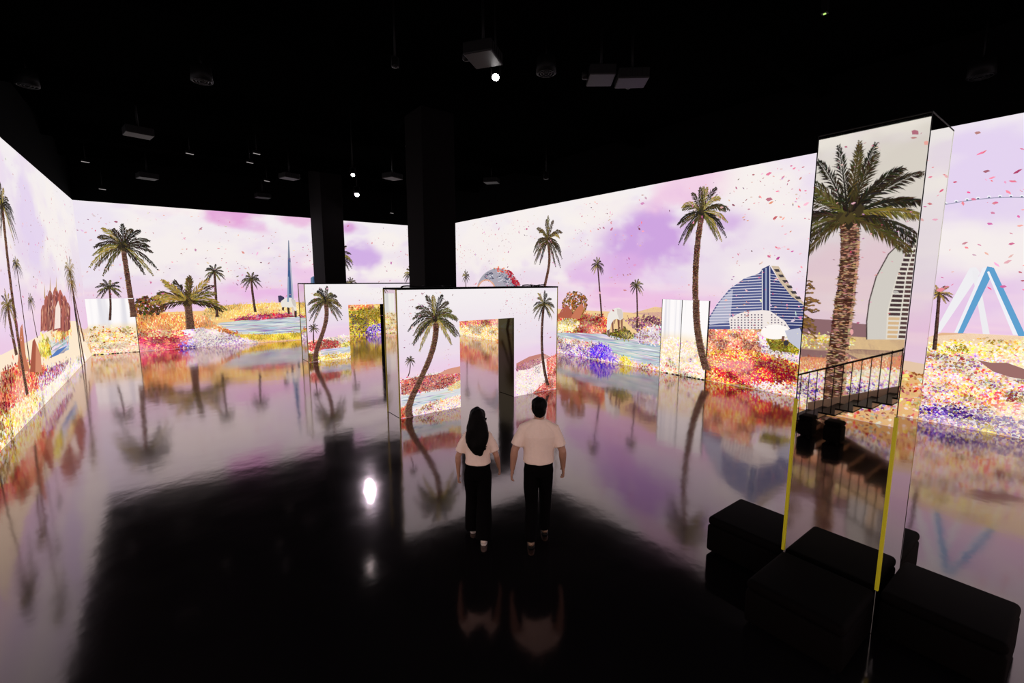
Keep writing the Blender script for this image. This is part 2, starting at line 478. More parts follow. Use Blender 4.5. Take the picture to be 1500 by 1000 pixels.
def bush(plane, c, r, pal, parent, n=260, layer=3, name='projected_bush', size=.14, label=None, flat=.8):
    pic = Pic(plane, layer); cc = plane.on(*c); R = abs(plane.on(c[0], c[1] - r)[1] - cc[1])
    a = RNG.uniform(0, 2 * math.pi, n); q = np.sqrt(RNG.random(n)) * R
    P = cc + np.stack([np.cos(a) * q * 1.15, np.sin(a) * q * flat], 1)
    P = P[np.argsort(-np.hypot(*(P - cc).T))]
    dabs(pic, P, pick(pal, len(P)), R * size * 2)
    return pic.build(name, parent, None, label)

def shape(plane, name, parent, items, layer=4, label=None):
    """a projected thing made of flat pieces given in photo pixels: ('p', pts, col) or ('l', pts, width_px, col)"""
    pic = Pic(plane, layer)
    for it in items:
        if it[0] == 'p': pic.ppoly(it[1], it[2])
        else:
            pts = [plane.on(*q) for q in it[1]]
            m = abs(plane.on(it[1][0][0], it[1][0][1] - 10)[1] - plane.on(*it[1][0])[1]) / 10
            pic.strip(pts, it[2] * m, it[3])
    return pic.build(name, parent, None, label)
def ell(cx, cy, rx, ry, n=18, a0=0, a1=360):
    return [(cx + rx * math.cos(math.radians(a0 + (a1 - a0) * i / n)), cy - ry * math.sin(math.radians(a0 + (a1 - a0) * i / n))) for i in range(n + (0 if a1 - a0 == 360 else 1))]

# palettes
ORANGE = [(236, 150, 70), (246, 196, 110), (222, 110, 70), (250, 226, 160), (200, 90, 60)]
RED = [(206, 40, 50, 3), (232, 84, 70, 3), (240, 140, 110, 2), (160, 24, 60, 2), (250, 210, 170, 1)]
PINKRED = [(222, 50, 80, 3), (196, 30, 90, 2), (240, 110, 90, 2), (150, 20, 70, 2), (250, 170, 120, 1)]
VIOLET = [(116, 56, 180, 2), (92, 44, 160, 1.5), (176, 126, 214, 3), (240, 225, 246, 3.5), (250, 206, 110, 1)]
BLUE = [(56, 26, 190, 3), (80, 40, 210, 2), (110, 60, 190, 2), (160, 110, 220, 2), (240, 220, 245, .6)]
WHITE = [(252, 240, 240, 4), (246, 214, 226, 2), (230, 190, 230, 2), (250, 220, 150, 1), (190, 130, 210, 1)]
YELLOW = [(240, 200, 50, 3), (250, 222, 110, 3), (214, 160, 40, 2), (150, 120, 40, 1)]
GOLD = [(248, 206, 110, 3), (236, 176, 80, 3), (252, 230, 170, 3), (220, 150, 70, 1)]
CREAM = [(254, 244, 226, 4), (250, 226, 180, 2), (246, 206, 150, 1), (240, 200, 210, 1)]
MIXED = [(252, 240, 240, 4), (240, 180, 200, 2), (236, 160, 90, 2), (246, 214, 110, 2), (180, 110, 200, 1.5), (220, 80, 80, 1.5)]
ROSE = [(226, 120, 110, 3), (240, 170, 140, 3), (206, 90, 100, 2), (252, 220, 200, 2)]
MAUVE = [(150, 80, 110, 3), (120, 60, 96, 2), (176, 110, 130, 2), (200, 150, 150, 1)]
WAT = [(214, 216, 218, 3), (196, 200, 206, 3), (172, 182, 196, 2), (234, 228, 226, 2), (156, 160, 180, 1)]
OLIVE = [(150, 130, 40), (190, 170, 60), (110, 96, 30), (226, 200, 80)]

def meadow(plane, s0, s1, parent, seed, top=1.25, dens=230, size=.10):
    """the general bed of grass and flowers along the foot of a picture"""
    pic = Pic(plane, 0)
    s = np.linspace(s0, s1, int((s1 - s0) * 3) + 2)
    h = top + .42 * (fbm(s * .35, s * 0, seed) - .5) * 2
    pic.poly(np.concatenate([np.stack([s, h + .28 + .12 * np.sin(s * .7)], 1), [[s1, .004], [s0, .004]]]), (236, 204, 176))
    pic.poly(np.concatenate([np.stack([s, h], 1), [[s1, .004], [s0, .004]]]), (240, 186, 120))
    n = int((s1 - s0) * top * dens)
    P = np.stack([RNG.uniform(s0, s1, n), RNG.random(n) ** .9], 1)
    hh = np.interp(P[:, 0], s, h); P[:, 1] *= hh
    P = P[np.argsort(-P[:, 1])]
    f = fbm(P[:, 0] * .8, P[:, 1] * 2.2, seed + 5, 4)
    pals = [CREAM, ORANGE, GOLD, ROSE, RED, WHITE, VIOLET, YELLOW]
    idx = np.clip(((f - .28) / .44 * len(pals)).astype(int), 0, len(pals) - 1)
    cols = np.zeros((len(P), 3))
    for i, p in enumerate(pals):
        k = idx == i; cols[k] = pick(p, k.sum())
    dabs(pic, P, clump(P, cols, size), size * .85)
    return pic.build('projected_meadow', parent, 'stuff', 'projected flower meadow along the foot of the wall picture')

# ================================================================ THE SETTING
floor = box('floor', XL - .3, XR + .3, YR - .3, YB + .3, -.2, 0, M_FLOOR); tag(floor, 'dark polished floor mirroring the bright picture walls', 'floor', kind='structure')
ceil_o = box('ceiling', XL - .3, XR + .3, YR - .3, YB + .3, HC, HC + .2, M_CEIL); tag(ceil_o, 'black ceiling high above the hall', 'ceiling', kind='structure')
wl = box('wall_left', XL - .25, XL, YR, YB, 0, HC, M_BLACK); tag(wl, 'left wall with projected desert oasis and rock fort', 'wall', kind='structure')
wr = box('wall_right', XR, XR + .25, YR, YB, 0, HC, M_BLACK); tag(wr, 'right wall with projected palms, wave shaped tower and flower beds', 'wall', kind='structure')
wb = box('wall_back', XL - .25, XR + .25, YB, YB + .25, 0, HC, M_BLACK); tag(wb, 'far end wall with projected palms, lake and thin spire', 'wall', kind='structure')
wre = box('wall_rear', XL - .25, XR + .25, YR - .25, YR, 0, HC, M_BLACK); tag(wre, 'wall behind the stair landing with projected meadow', 'wall', kind='structure')

PURPLE = (203, 160, 222); PINK = (236, 182, 222); PALE = (246, 239, 235); LILAC = (224, 206, 238)
def bl(plane, px, py, rs, rz, col, amt):
    s, z = plane.on(px, py); return (s, z, rs, rz, col, amt)
R_, B_, L_ = P_RIGHT, P_BACK, P_LEFT
sky_grid('projection_surface', P_RIGHT, YR, YB, HP, [
    bl(R_, 960, 350, 2.6, 1.5, PURPLE, .95), bl(R_, 1070, 330, 1.5, .7, PURPLE, .7), bl(R_, 900, 400, 3.4, .8, (222, 176, 226), .7),
    bl(R_, 940, 440, 4.5, .7, PINK, .6), bl(R_, 1000, 280, 1.8, .8, (240, 200, 226), .8), bl(R_, 720, 360, 7, 1.8, PALE, .8),
    bl(R_, 870, 300, 2.6, 1.0, PALE, .8), bl(R_, 1130, 290, 1.6, 1.6, PALE, .8), bl(R_, 1110, 400, 1.6, .7, PALE, .7),
    bl(R_, 1440, 250, 2.0, 1.4, LILAC, .9), bl(R_, 1400, 430, 1.8, .7, (228, 196, 230), .8), bl(R_, 1460, 370, 1.6, .6, PALE, .8)], wr, 31)
sky_grid('projection_surface', P_BACK, XL, XR, HP, [
    bl(B_, 345, 318, 2.4, .7, (226, 160, 214), .9), bl(B_, 425, 320, 1.4, .5, (230, 170, 216), .7), bl(B_, 250, 370, 4.5, 1.8, PALE, .8),
    bl(B_, 400, 428, 3.0, .7, (232, 180, 226), .8), bl(B_, 120, 350, 1.6, 2, (232, 222, 240), .7), bl(B_, 525, 375, 1.5, 1.2, (205, 168, 226), .9),
    bl(B_, 570, 350, 1.6, .9, PALE, .9), bl(B_, 510, 335, .7, .6, (214, 160, 214), .9), bl(B_, 575, 400, 1.6, .6, PALE, .9), bl(B_, 450, 400, 1.2, .9, (236, 190, 228), .7)], wb, 52)
sky_grid('projection_surface', P_LEFT, YR, YB, HP, [
    bl(L_, 70, 330, 4, 2.0, PALE, .8), bl(L_, 45, 330, 1.6, 1.6, LILAC, .8), bl(L_, 15, 420, 2.5, 1.2, (236, 214, 240), .6),
    (3.4, 5.4, 2.6, 1.1, (226, 218, 212), .85), (3.4, 3.2, 2.2, .9, (238, 206, 222), .7)], wl, 73)
sky_grid('projection_surface', P_REAR, XL, XR, HP, [(4, 4, 3, 1.2, PURPLE, .8), (9, 3, 3, 1, PINK, .8)], wre, 94)

meadow(P_RIGHT, YR, YB, wr, 11)
meadow(P_BACK, XL, XR, wb, 12, top=1.05)
meadow(P_LEFT, YR, YB, wl, 13)
meadow(P_REAR, XL, XR, wre, 14, dens=120, size=.14)

# ---------------------------------------------------------------- back wall picture
g = Pic(P_BACK, 1)
g.ppoly([(133, 470), (160, 462), (215, 458), (300, 455), (330, 448), (440, 443), (600, 441), (636, 440), (636, 482), (452, 496), (134, 519)], (246, 200, 130))
pzone(g, [(300, 452), (340, 446), (440, 442), (600, 440), (600, 452), (440, 460), (330, 466), (295, 470)], (244, 196, 96), GOLD, 420, .13, upright=True)
pzone(g, [(135, 466), (215, 458), (300, 462), (320, 478), (250, 486), (136, 492)], (238, 160, 96), ORANGE, 420, .15, upright=True)
pzone(g, [(345, 467), (380, 461), (432, 458), (436, 465), (380, 471), (340, 476)], (170, 50, 80), PINKRED + MAUVE, 500, .13)
water(g, [(318, 475), (345, 471), (440, 464), (470, 463), (470, 486), (440, 488), (400, 490), (350, 487), (330, 482)], (176, 186, 204), WAT + [(150, 120, 160)], 90, .14)
pzone(g, [(320, 478), (350, 488), (338, 492), (310, 482)], (230, 130, 70), ORANGE, 500, .1)
pzone(g, [(340, 489), (370, 491), (440, 487), (446, 496), (400, 498), (350, 496)], (240, 204, 80), YELLOW, 650, .12, upright=True)
pzone(g, [(134, 492), (200, 486), (206, 516), (134, 519)], (246, 214, 170), CREAM + ORANGE + [(226, 80, 90, 1)], 420, .12)
pzone(g, [(268, 483), (300, 481), (330, 488), (355, 496), (380, 501), (330, 507), (268, 511)], (240, 220, 236), WHITE, 600, .12)
pzone(g, [(268, 494), (300, 497), (362, 499), (352, 504), (268, 511)], None, VIOLET, 480, .11)
pzone(g, [(200, 490), (225, 485), (262, 486), (278, 494), (268, 511), (202, 516)], (206, 50, 84), PINKRED, 750, .13)
pzone(g, [(200, 490), (225, 484), (262, 485), (270, 489), (225, 494)], None, [(250, 190, 130), (240, 120, 90), (250, 220, 170)], 500, .12)
pzone(g, [(264, 500), (280, 498), (286, 509), (264, 511)], None, BLUE + VIOLET, 220, .12)
# seen through the second portal's doorway
pzone(g, [(500, 442), (545, 444), (548, 462), (500, 470)], (236, 140, 60), ORANGE + [(220, 80, 60, 2)], 500, .16)
pzone(g, [(510, 455), (560, 452), (570, 478), (512, 484)], (240, 206, 90), YELLOW + OLIVE, 500, .15)
pzone(g, [(515, 462), (545, 470), (560, 488), (515, 492)], (110, 80, 50), OLIVE + [(100, 60, 120), (236, 200, 60)], 500, .14)
pzone(g, [(538, 478), (570, 472), (575, 486), (538, 490)], None, VIOLET + BLUE, 480, .12)
pzone(g, [(590, 445), (636, 440), (636, 482), (590, 486)], (236, 170, 110), ORANGE + RED, 400, .15)
g.build('projected_flowerbed', wb, 'stuff', 'projected lake shore with red, white and violet flower mounds')
palm(B_, (180, 361), 36, [(181, 364), (186, 400), (192, 440), (196, 464)], 6.0, wb, nfr=24, wide=1.02, droop=.9, label='tall dark projected palm above the pale door')
palm(B_, (160, 421), 15, [(160, 424), (162, 445), (161, 469)], 2.4, wb, nfr=18, nleaf=14, droop=.9)
bush(B_, (219, 448), 17, [(96, 64, 40), (130, 80, 46), (70, 50, 34), (160, 100, 60)], wb, label='round brown projected bush')
palm(B_, (275, 442), 42, [(277, 448), (277, 462), (279, 482)], 9, wb, nfr=22, spread=(-12, 192), droop=.55, lit=.5, warm=14, label='low wide projected date palm')
palm(B_, (314, 398), 13, [(314, 400), (316, 430), (318, 464)], 3.0, wb, nfr=18, nleaf=14, droop=1.0)
palm(B_, (368, 409), 13, [(368, 411), (370, 430), (374, 457)], 2.8, wb, nfr=18, nleaf=14, droop=1.0)
palm(B_, (497, 373), 20, [(497, 376), (498, 420), (500, 450)], 4, wb, nfr=20, nleaf=18, droop=1.0, lit=.4)
palm(B_, (602, 400), 12, [(602, 402), (603, 440)], 3, wb, nfr=18, nleaf=14, droop=1.0, lit=.5)
palm(B_, (514, 413), 8, [(514, 414), (514, 440)], 2, wb, nfr=16, nleaf=12)
sp = [('p', [(422, 352), (423.2, 352), (425, 380), (421.5, 380)], (120, 130, 150)), ('p', [(421.5, 378), (425.3, 378), (427, 408), (421.5, 408)], (84, 104, 140)),
      ('p', [(421.5, 396), (427, 396), (429.5, 442), (420.5, 442)], (70, 96, 140)), ('p', [(424.5, 384), (426, 384), (430.5, 442), (427.5, 442)], (180, 180, 196)),
      ('p', [(421.5, 405), (423, 405), (423, 442), (420.5, 442)], (140, 160, 186))]
shape(B_, 'projected_spire', wb, sp, label='thin blue grey projected spire tower')
shape(B_, 'projected_tower', wb, [('p', [(455, 407), (459, 404), (462, 408), (462, 440), (455, 440)], (96, 120, 150)), ('p', [(458.5, 406), (460, 406), (460, 440), (458.5, 440)], (60, 84, 120))], label='small blue projected tower')
def animal(plane, parent, polys, label):
    shape(plane, 'projected_oryx', parent, [('p', p, c) for p, c in polys], label=label)
animal(B_, wb, [([(431, 454), (434.5, 454), (434.6, 464.5), (431.6, 464.5)], (70, 56, 50)), ([(420, 447), (424, 447), (424.3, 460), (421.6, 460)], (74, 52, 44)), ([(412.8, 446), (416.8, 446), (415.6, 455), (413, 454)], (80, 54, 44)),
    ([(426, 446), (431, 446), (430.6, 462), (428.6, 462)], (220, 200, 180)),
    ([(411, 444), (413, 439.5), (417, 436.5), (422, 435.6), (428, 436), (432, 438.5), (433.5, 443), (434.3, 455), (431.5, 455), (429, 449), (424, 450.5), (418, 449.5), (413, 450)], (232, 226, 218)),
    ([(426, 438), (432, 439), (433.5, 444), (433, 450), (429, 447)], (206, 198, 192)), ([(407, 433), (411, 432.4), (416, 435), (416.4, 437.5), (412, 440.5), (410.5, 443), (408, 442)], (64, 58, 86))], 'pale projected antelope with dark legs at the lake')
petals(P_BACK, 420, XL, XR, 1.6, 6.2, .055, wb, 3)

# ---------------------------------------------------------------- right wall picture
g = Pic(P_RIGHT, 1)
g.ppoly([(640, 452), (700, 452), (820, 452), (870, 455), (930, 458), (960, 449), (1000, 456), (1040, 462), (1040, 500), (640, 485)], (240, 204, 150))
g.ppoly([(925, 459), (950, 452), (968, 450), (1000, 455), (1015, 463), (980, 465)], (206, 160, 150))
pzone(g, [(915, 468), (940, 463), (985, 464), (1005, 470), (1000, 480), (930, 481)], (140, 76, 104), MAUVE, 420, .11)
pzone(g, [(640, 452), (760, 455), (760, 495), (640, 484)], (236, 160, 100), ORANGE + RED, 360, .15)
pzone(g, [(672, 466), (735, 463), (735, 480), (672, 482)], (230, 120, 90), [(200, 40, 100, 3), (240, 150, 70, 3), (250, 210, 150, 2), (180, 30, 90, 2)], 520, .14)
pzone(g, [(668, 478), (750, 478), (752, 502), (668, 492)], (246, 206, 120), CREAM + GOLD + [(236, 140, 90, 3)], 520, .15)
pzone(g, [(815, 462), (850, 458), (890, 466), (890, 490), (820, 492)], (214, 110, 80), RED + [(230, 200, 80, 2), (130, 60, 50, 2)], 480, .13)
pzone(g, [(815, 472), (838, 466), (850, 472), (840, 484), (818, 486)], (246, 226, 150), YELLOW + CREAM, 480, .12)
water(g, [(800, 486), (870, 489), (960, 492), (1000, 500), (1000, 545), (960, 541), (900, 522), (850, 505), (800, 498)], (192, 204, 206), WAT + [(130, 170, 180)], 60, .13)
pzone(g, [(880, 488), (900, 486), (915, 480), (930, 492), (920, 497)], (90, 80, 36), OLIVE + [(70, 60, 40)], 520, .11)
pzone(g, [(930, 490), (945, 479), (968, 478), (1000, 490), (1000, 505), (935, 502)], (226, 210, 226), WHITE + MIXED, 420, .10)
pzone(g, [(815, 495), (840, 497), (870, 503), (900, 520), (930, 531), (985, 540), (1000, 552), (900, 537), (815, 517)], (240, 206, 186), MIXED, 560, .10)
pzone(g, [(820, 503), (850, 506), (900, 520), (912, 533), (860, 527), (820, 518)], None, VIOLET, 500, .10)
pzone(g, [(866, 508), (880, 503), (894, 510), (902, 527), (866, 522)], None, BLUE, 900, .10)
pzone(g, [(908, 524), (920, 522), (928, 534), (908, 533)], None, YELLOW, 700, .09)
# beds before the wave tower
pzone(g, [(1037, 468), (1060, 462), (1100, 474), (1130, 490), (1130, 520), (1040, 532)], (240, 170, 130), ROSE + ORANGE, 760, .085)
pzone(g, [(1110, 486), (1165, 480), (1178, 490), (1178, 540), (1120, 530)], (246, 226, 226), WHITE + [(200, 120, 140, 1)], 620, .08)
pzone(g, [(1122, 496), (1140, 493), (1172, 508), (1170, 518), (1130, 512)], (120, 110, 36), OLIVE, 800, .08)
pzone(g, [(1010, 528), (1050, 512), (1100, 512), (1170, 534), (1172, 582), (1080, 566), (1010, 552)], (236, 150, 80), RED + [(246, 200, 60, 4), (250, 226, 140, 2)], 900, .085)
pzone(g, [(1040, 540), (1065, 530), (1120, 525), (1165, 545), (1160, 566), (1070, 560)], None, [(196, 20, 50, 4), (170, 20, 80, 2), (230, 60, 50, 2), (250, 180, 60, 1)], 700, .085)
pzone(g, [(1100, 560), (1172, 562), (1175, 584), (1110, 573)], None, WHITE + CREAM, 700, .08)
# right of the pillar
g.ppoly([(1180, 505), (1330, 495), (1420, 488), (1500, 492), (1640, 500), (1640, 660), (1350, 612), (1180, 585)], (248, 222, 190))
g.ppoly([(1340, 500), (1380, 487), (1440, 489), (1500, 493), (1500, 503), (1340, 510)], (226, 180, 140))
pzone(g, [(1320, 505), (1380, 500), (1500, 497), (1500, 530), (1420, 520), (1320, 530)], (246, 224, 160), GOLD + YELLOW + CREAM, 800, .07)
pzone(g, [(1385, 512), (1410, 503), (1420, 512), (1400, 519)], None, OLIVE, 1100, .06)
pzone(g, [(1180, 500), (1500, 525), (1640, 540), (1640, 660), (1348, 612), (1180, 586)], None, MIXED, 900, .07)
g.ppoly([(1432, 527), (1452, 531), (1475, 531), (1500, 540), (1530, 552), (1530, 560), (1480, 552), (1455, 544)], (156, 110, 106))
pzone(g, [(1180, 530), (1340, 535), (1350, 580), (1340, 600), (1180, 584)], None, ORANGE + ROSE, 520, .085)
pzone(g, [(1390, 560), (1500, 580), (1500, 606), (1400, 585)], None, [(226, 110, 80), (240, 190, 80), (250, 220, 150), (200, 70, 80)], 460, .07)
pzone(g, [(1345, 594), (1400, 596), (1500, 618), (1640, 640), (1640, 665), (1500, 644), (1348, 612)], None, VIOLET + [(70, 20, 170, 3)], 900, .085)
pzone(g, [(1436, 625), (1450, 622), (1456, 636), (1440, 638)], None, YELLOW, 1500, .07)
g.build('projected_flowerbed', wr, 'stuff', 'projected flower beds in red, orange and violet beside water')
palm(R_, (683, 404), 10, [(683, 406), (683, 430), (684, 455)], 2.0, wr, nfr=16, nleaf=12)
palm(R_, (803, 352), 31, [(804, 356), (805, 385), (800, 412), (792, 455)], 5.5, wr, nfr=26, droop=1.15, lit=.35, warm=6, uplong=1.35, label='tall projected palm rising behind the near portal')
palm(R_, (876, 388), 13, [(875, 390), (879, 425), (882, 464)], 2.6, wr, nfr=18, nleaf=16, droop=1.1, lit=.3)
palm(R_, (933, 418), 12, [(933, 420), (934, 450), (934, 480)], 2.4, wr, nfr=18, nleaf=16, droop=1.0, lit=.3)
bush(R_, (842, 445), 23, [(120, 80, 40), (150, 100, 50), (84, 60, 36), (190, 120, 60)], wr, n=420, size=.09, label='round brown projected tree')
shape(R_, 'projected_rocks', wr, [('p', [(816, 465), (824, 452), (832, 447), (838, 456), (840, 466)], (176, 96, 76)), ('p', [(836, 466), (846, 450), (853, 444), (856, 450), (850, 467)], (200, 120, 90))], label='red projected rocks')
animal(R_, wr, [([(895.5, 468), (899, 468), (899.4, 487), (897.4, 487)], (140, 96, 80)), ([(900, 466), (903, 466), (901, 474), (899.6, 474)], (170, 130, 110)), ([(904.5, 464), (908.5, 464), (908, 486), (906.4, 486)], (128, 84, 70)), ([(909, 462), (913, 462), (912.6, 484), (910.6, 484)], (150, 104, 86)),
    ([(889.5, 489), (889.4, 478), (890, 466), (892, 459), (896, 454), (902, 451), (907.5, 450.4), (911.5, 453), (913.4, 458), (913.2, 466), (909, 469), (904, 466.5), (899.5, 468.5), (896, 474), (894, 482), (893, 490)], (236, 230, 224)),
    ([(904, 451.5), (911, 453), (913.2, 459), (912.8, 466), (908, 468), (905, 460)], (214, 204, 198)), ([(889.5, 484), (893.6, 482), (893, 490), (890.6, 491)], (120, 90, 84))], 'white projected antelope bending to the water')
palm(R_, (1029, 312), 39, [(1029, 320), (1020, 400), (1021, 470), (1029, 520), (1036, 542)], 9.5, wr, layer=6, nfr=30, nleaf=32, droop=1.05, lit=.3, uplong=1.2, label='tall projected palm beside the pale double door')
# arch with calligraphy-like strokes
it = [('p', ell(730, 426, 31, 33, 24, -6, 186) + ell(713, 426, 12, 15, 16, 180, 0), (168, 164, 176))]
for i in range(60):
    a = math.radians(random.uniform(15, 165)); q = random.uniform(.55, .97)
    x, y = 730 + 31 * q * math.cos(a), 426 - 33 * q * math.sin(a)
    if math.hypot((x - 713) / 14, (y - 426) / 17) < 1: continue
    pts = [(x, y)]
    for k in range(4): pts.append((pts[-1][0] + random.uniform(-3.0, 3.0), pts[-1][1] + random.uniform(-2.2, 2.2)))
    it.append(('l', pts, random.uniform(.5, 1.1), random.choice([(50, 56, 90), (70, 76, 110), (232, 232, 240), (40, 44, 70)])))
for i in range(170):
    a = math.radians(random.triangular(-4, 104, 30)); q = random.uniform(.86, 1.06) - (.10 * random.random() if a < .9 else 0)
    x, y = 730 + 31 * q * math.cos(a), 426 - 33 * q * math.sin(a); r_ = random.uniform(.7, 1.5)
    it.append(('p', [(x - r_, y), (x, y - r_), (x + r_, y), (x, y + r_)], random.choice([(176, 36, 54), (206, 60, 60), (150, 30, 60)] if a < 1.1 else [(226, 90, 66), (240, 140, 90), (214, 70, 70)])))
it.append(('p', ell(713, 426, 14, 17, 16, 10, 175) + ell(713, 426, 12, 15, 16, 175, 10), (226, 170, 140)))
shape(R_, 'projected_arch', wr, it, label='silver projected ring arch with dark script and red flowers')
# wave tower
it = []
prof = [(1038, 466), (1050, 442), (1068, 420), (1090, 406), (1112, 398), (1121, 394), (1128, 389), (1141, 390), (1150, 405), (1163, 428), (1178, 444), (1178, 480), (1038, 480)]
it.append(('p', [(1038, 466), (1050, 446), (1068, 424), (1090, 408), (1112, 400), (1116, 396), (1116, 482), (1038, 482)], (84, 92, 140)))
it.append(('p', [(1040, 466), (1056, 440), (1070, 426), (1074, 424), (1070, 470), (1040, 476)], (170, 172, 196)))
it.append(('p', [(1116, 394), (1128, 388), (1128, 482), (1116, 482)], (54, 62, 110)))
it.append(('p', [(1128, 389), (1142, 412), (1160, 434), (1178, 446), (1178, 490), (1128, 482)], (58, 66, 116)))
it.append(('p', [(1130, 389), (1141, 390), (1150, 405), (1163, 428), (1178, 443), (1178, 447), (1160, 434), (1143, 413)], (206, 186, 160)))
for i in range(6): it.append(('p', [(1134 + i * 6, 394 + i * 8), (1141 + i * 6.2, 394 + i * 8), (1143 + i * 6.2, 398 + i * 8), (1137 + i * 6, 398 + i * 8)], (70, 64, 70)))
for i in range(19):
    y = 402 + i * 4.1
    xl = np.interp(y, [398, 406, 420, 442, 466, 480], [1112, 1090, 1068, 1050, 1038, 1038])
    it.append(('l', [(xl, y + 1.5), (1116, y - .5)], 1.0, (226, 222, 232)))
    xr = np.interp(y, [389, 412, 434, 446], [1129, 1142, 1160, 1178])
    it.append(('l', [(1128, y - 1), (max(xr, 1129), y + .5)], .9, (214, 212, 226)))
it.append(('l', [(1117, 395), (1117, 480)], 1.3, (236, 232, 236))); it.append(('l', [(1122.5, 392), (1122.5, 480)], 2.6, (150, 160, 186))); it.append(('l', [(1128, 389), (1128, 480)], 1.2, (236, 232, 236)))
it.append(('p', [(1068, 466), (1085, 458), (1116, 454), (1128, 455), (1150, 470), (1158, 482), (1070, 482)], (240, 230, 226)))
for i in range(17):
    for j in range(6):
        x, y = 1071 + i * 4.9, 460 + j * 3.8
        if y > np.interp(x, [1068, 1085, 1116, 1128, 1150, 1158], [468, 460, 456, 457, 472, 482]) and not 1116 < x < 1128:
            it.append(('p', [(x, y), (x + 2, y), (x + 2, y + 1.9), (x, y + 1.9)], (110, 100, 120)))
shape(R_, 'projected_tower', wr, it, layer=2, label='projected wave shaped blue glass tower with white floor lines')
shape(R_, 'projected_white_rock', wr, [('p', ell(1136, 486, 21, 11), (252, 246, 242)), ('p', [(1150, 484), (1172, 480), (1178, 500), (1172, 512), (1156, 500)], (196, 196, 212)), ('p', [(1146, 492), (1150, 492), (1148, 500), (1145, 500)], (120, 80, 70)), ('p', ell(1152, 502, 4, 4), (60, 56, 60))], layer=3, label='white projected grazing animal before the tower')
# big wheel and its legs
it = []
wheel = [(1385 + i * 8, 303 - 14 * math.sin(math.pi * (i * 8 + 18) / 230)) for i in range(36)]
it.append(('l', wheel, 1.1, (150, 150, 172)))
for q in wheel[::2]: it.append(('p', ell(q[0], q[1] - 2.2, 3.0, 1.8, 10), (240, 240, 246))); it.append(('p', ell(q[0], q[1] - 1.2, 1.8, .9, 8), (96, 100, 130)))
it += [('p', [(1421, 392), (1430, 391), (1436, 400), (1378, 486), (1369, 486)], (238, 236, 240)), ('p', [(1424, 396), (1432, 396), (1450, 489), (1440, 489)], (236, 234, 238)),
       ('p', [(1440, 392), (1452, 391), (1456, 398), (1410, 487), (1398, 487)], (238, 238, 244)), ('p', [(1446, 391), (1453, 391), (1455, 399), (1411, 488), (1403, 488)], (96, 160, 206)),
       ('p', [(1446, 398), (1454, 396), (1494, 491), (1484, 490)], (240, 240, 246)), ('p', [(1446, 390), (1456, 392), (1503, 492), (1492, 492)], (96, 160, 206))]
shape(R_, 'projected_wheel', wr, it, layer=2, label='projected giant wheel on blue and white slanted legs')
palm(R_, (1376, 430), 15, [(1376, 432), (1373, 470), (1369, 512)], 4, wr, nfr=18, nleaf=18, lit=.6, warm=20)
palm(R_, (1340, 432), 30, None, 3, wr, nfr=16, nleaf=22, lit=1.0, warm=60, spread=(-40, 60), droop=.5)
petals(P_RIGHT, 800, 5, 26, 1.7, 6.2, .05, wr, 6)
petals(P_RIGHT, 330, -1, 6.5, 1.6, 6.3, .065, wr, 8, [(226, 120, 150, 3), (240, 170, 190, 3), (200, 84, 110, 1)])

# ---------------------------------------------------------------- left wall picture
g = Pic(P_LEFT, 1)
g.ppoly([(-60, 470), (0, 520), (30, 505), (60, 490), (95, 470), (110, 470), (134, 520), (0, 665), (-60, 730)], (252, 232, 206))
pzone(g, [(-60, 640), (0, 570), (30, 555), (60, 560), (0, 640), (-60, 700)], (220, 90, 80), RED + [(150, 40, 70, 2), (240, 160, 110, 2)], 420, .13)
pzone(g, [(0, 545), (40, 530), (70, 540), (40, 580), (0, 590)], (236, 150, 110), ORANGE + RED, 360, .13)
pzone(g, [(55, 555), (80, 535), (100, 530), (80, 560), (60, 575)], (200, 140, 170), VIOLET + ROSE + MAUVE, 360, .14)
pzone(g, [(20, 610), (70, 565), (120, 520), (126, 523), (70, 585), (0, 655)], (252, 240, 224), CREAM + WHITE, 300, .16)
pzone(g, [(-60, 690), (0, 610), (50, 575), (60, 585), (0, 662), (-60, 727)], (250, 226, 170), CREAM + YELLOW + ORANGE + [(196, 60, 70, 1)], 420, .13)
water(g, [(68, 505), (80, 495), (100, 492), (100, 512), (80, 520)], (150, 170, 206), WAT + [(90, 110, 190)], 40, .25)
pzone(g, [(55, 515), (62, 495), (70, 500), (75, 520), (62, 523)], (206, 196, 40), YELLOW + OLIVE, 260, .18)
pzone(g, [(74, 492), (84, 478), (103, 476), (104, 488), (88, 498)], (226, 160, 80), ORANGE + GOLD, 240, .2)
# near part of the wall, as the mirror pillar shows it
Mz = P_LEFTM
g.p = Mz
g.ppoly([(1140, 500), (1180, 466), (1215, 468), (1260, 474), (1310, 477), (1350, 480), (1420, 485), (1420, 560), (1140, 575)], (150, 112, 120))
g.ppoly([(1140, 492), (1180, 489), (1240, 492), (1300, 496), (1420, 497), (1420, 600), (1140, 590)], (244, 208, 158))
g.ppoly([(1140, 508), (1200, 513), (1260, 511), (1330, 515), (1420, 520), (1420, 532), (1140, 540)], (146, 108, 110))
pzone(g, [(1140, 494), (1200, 492), (1255, 495), (1250, 508), (1140, 508)], None, GOLD + YELLOW + CREAM, 700, .07)
pzone(g, [(1140, 526), (1180, 522), (1250, 526), (1350, 520), (1420, 530), (1420, 545), (1140, 555)], (230, 150, 110), ROSE + ORANGE, 900, .075, upright=True)
pzone(g, [(1140, 546), (1300, 540), (1420, 545), (1420, 600), (1140, 592)], (246, 220, 190), MIXED + CREAM, 900, .075)
pzone(g, [(1160, 560), (1200, 548), (1215, 556), (1190, 588), (1160, 585)], None, VIOLET, 420, .075)
pzone(g, [(1240, 562), (1290, 558), (1330, 565), (1330, 585), (1240, 592)], None, VIOLET, 480, .075)
g.p = P_LEFT
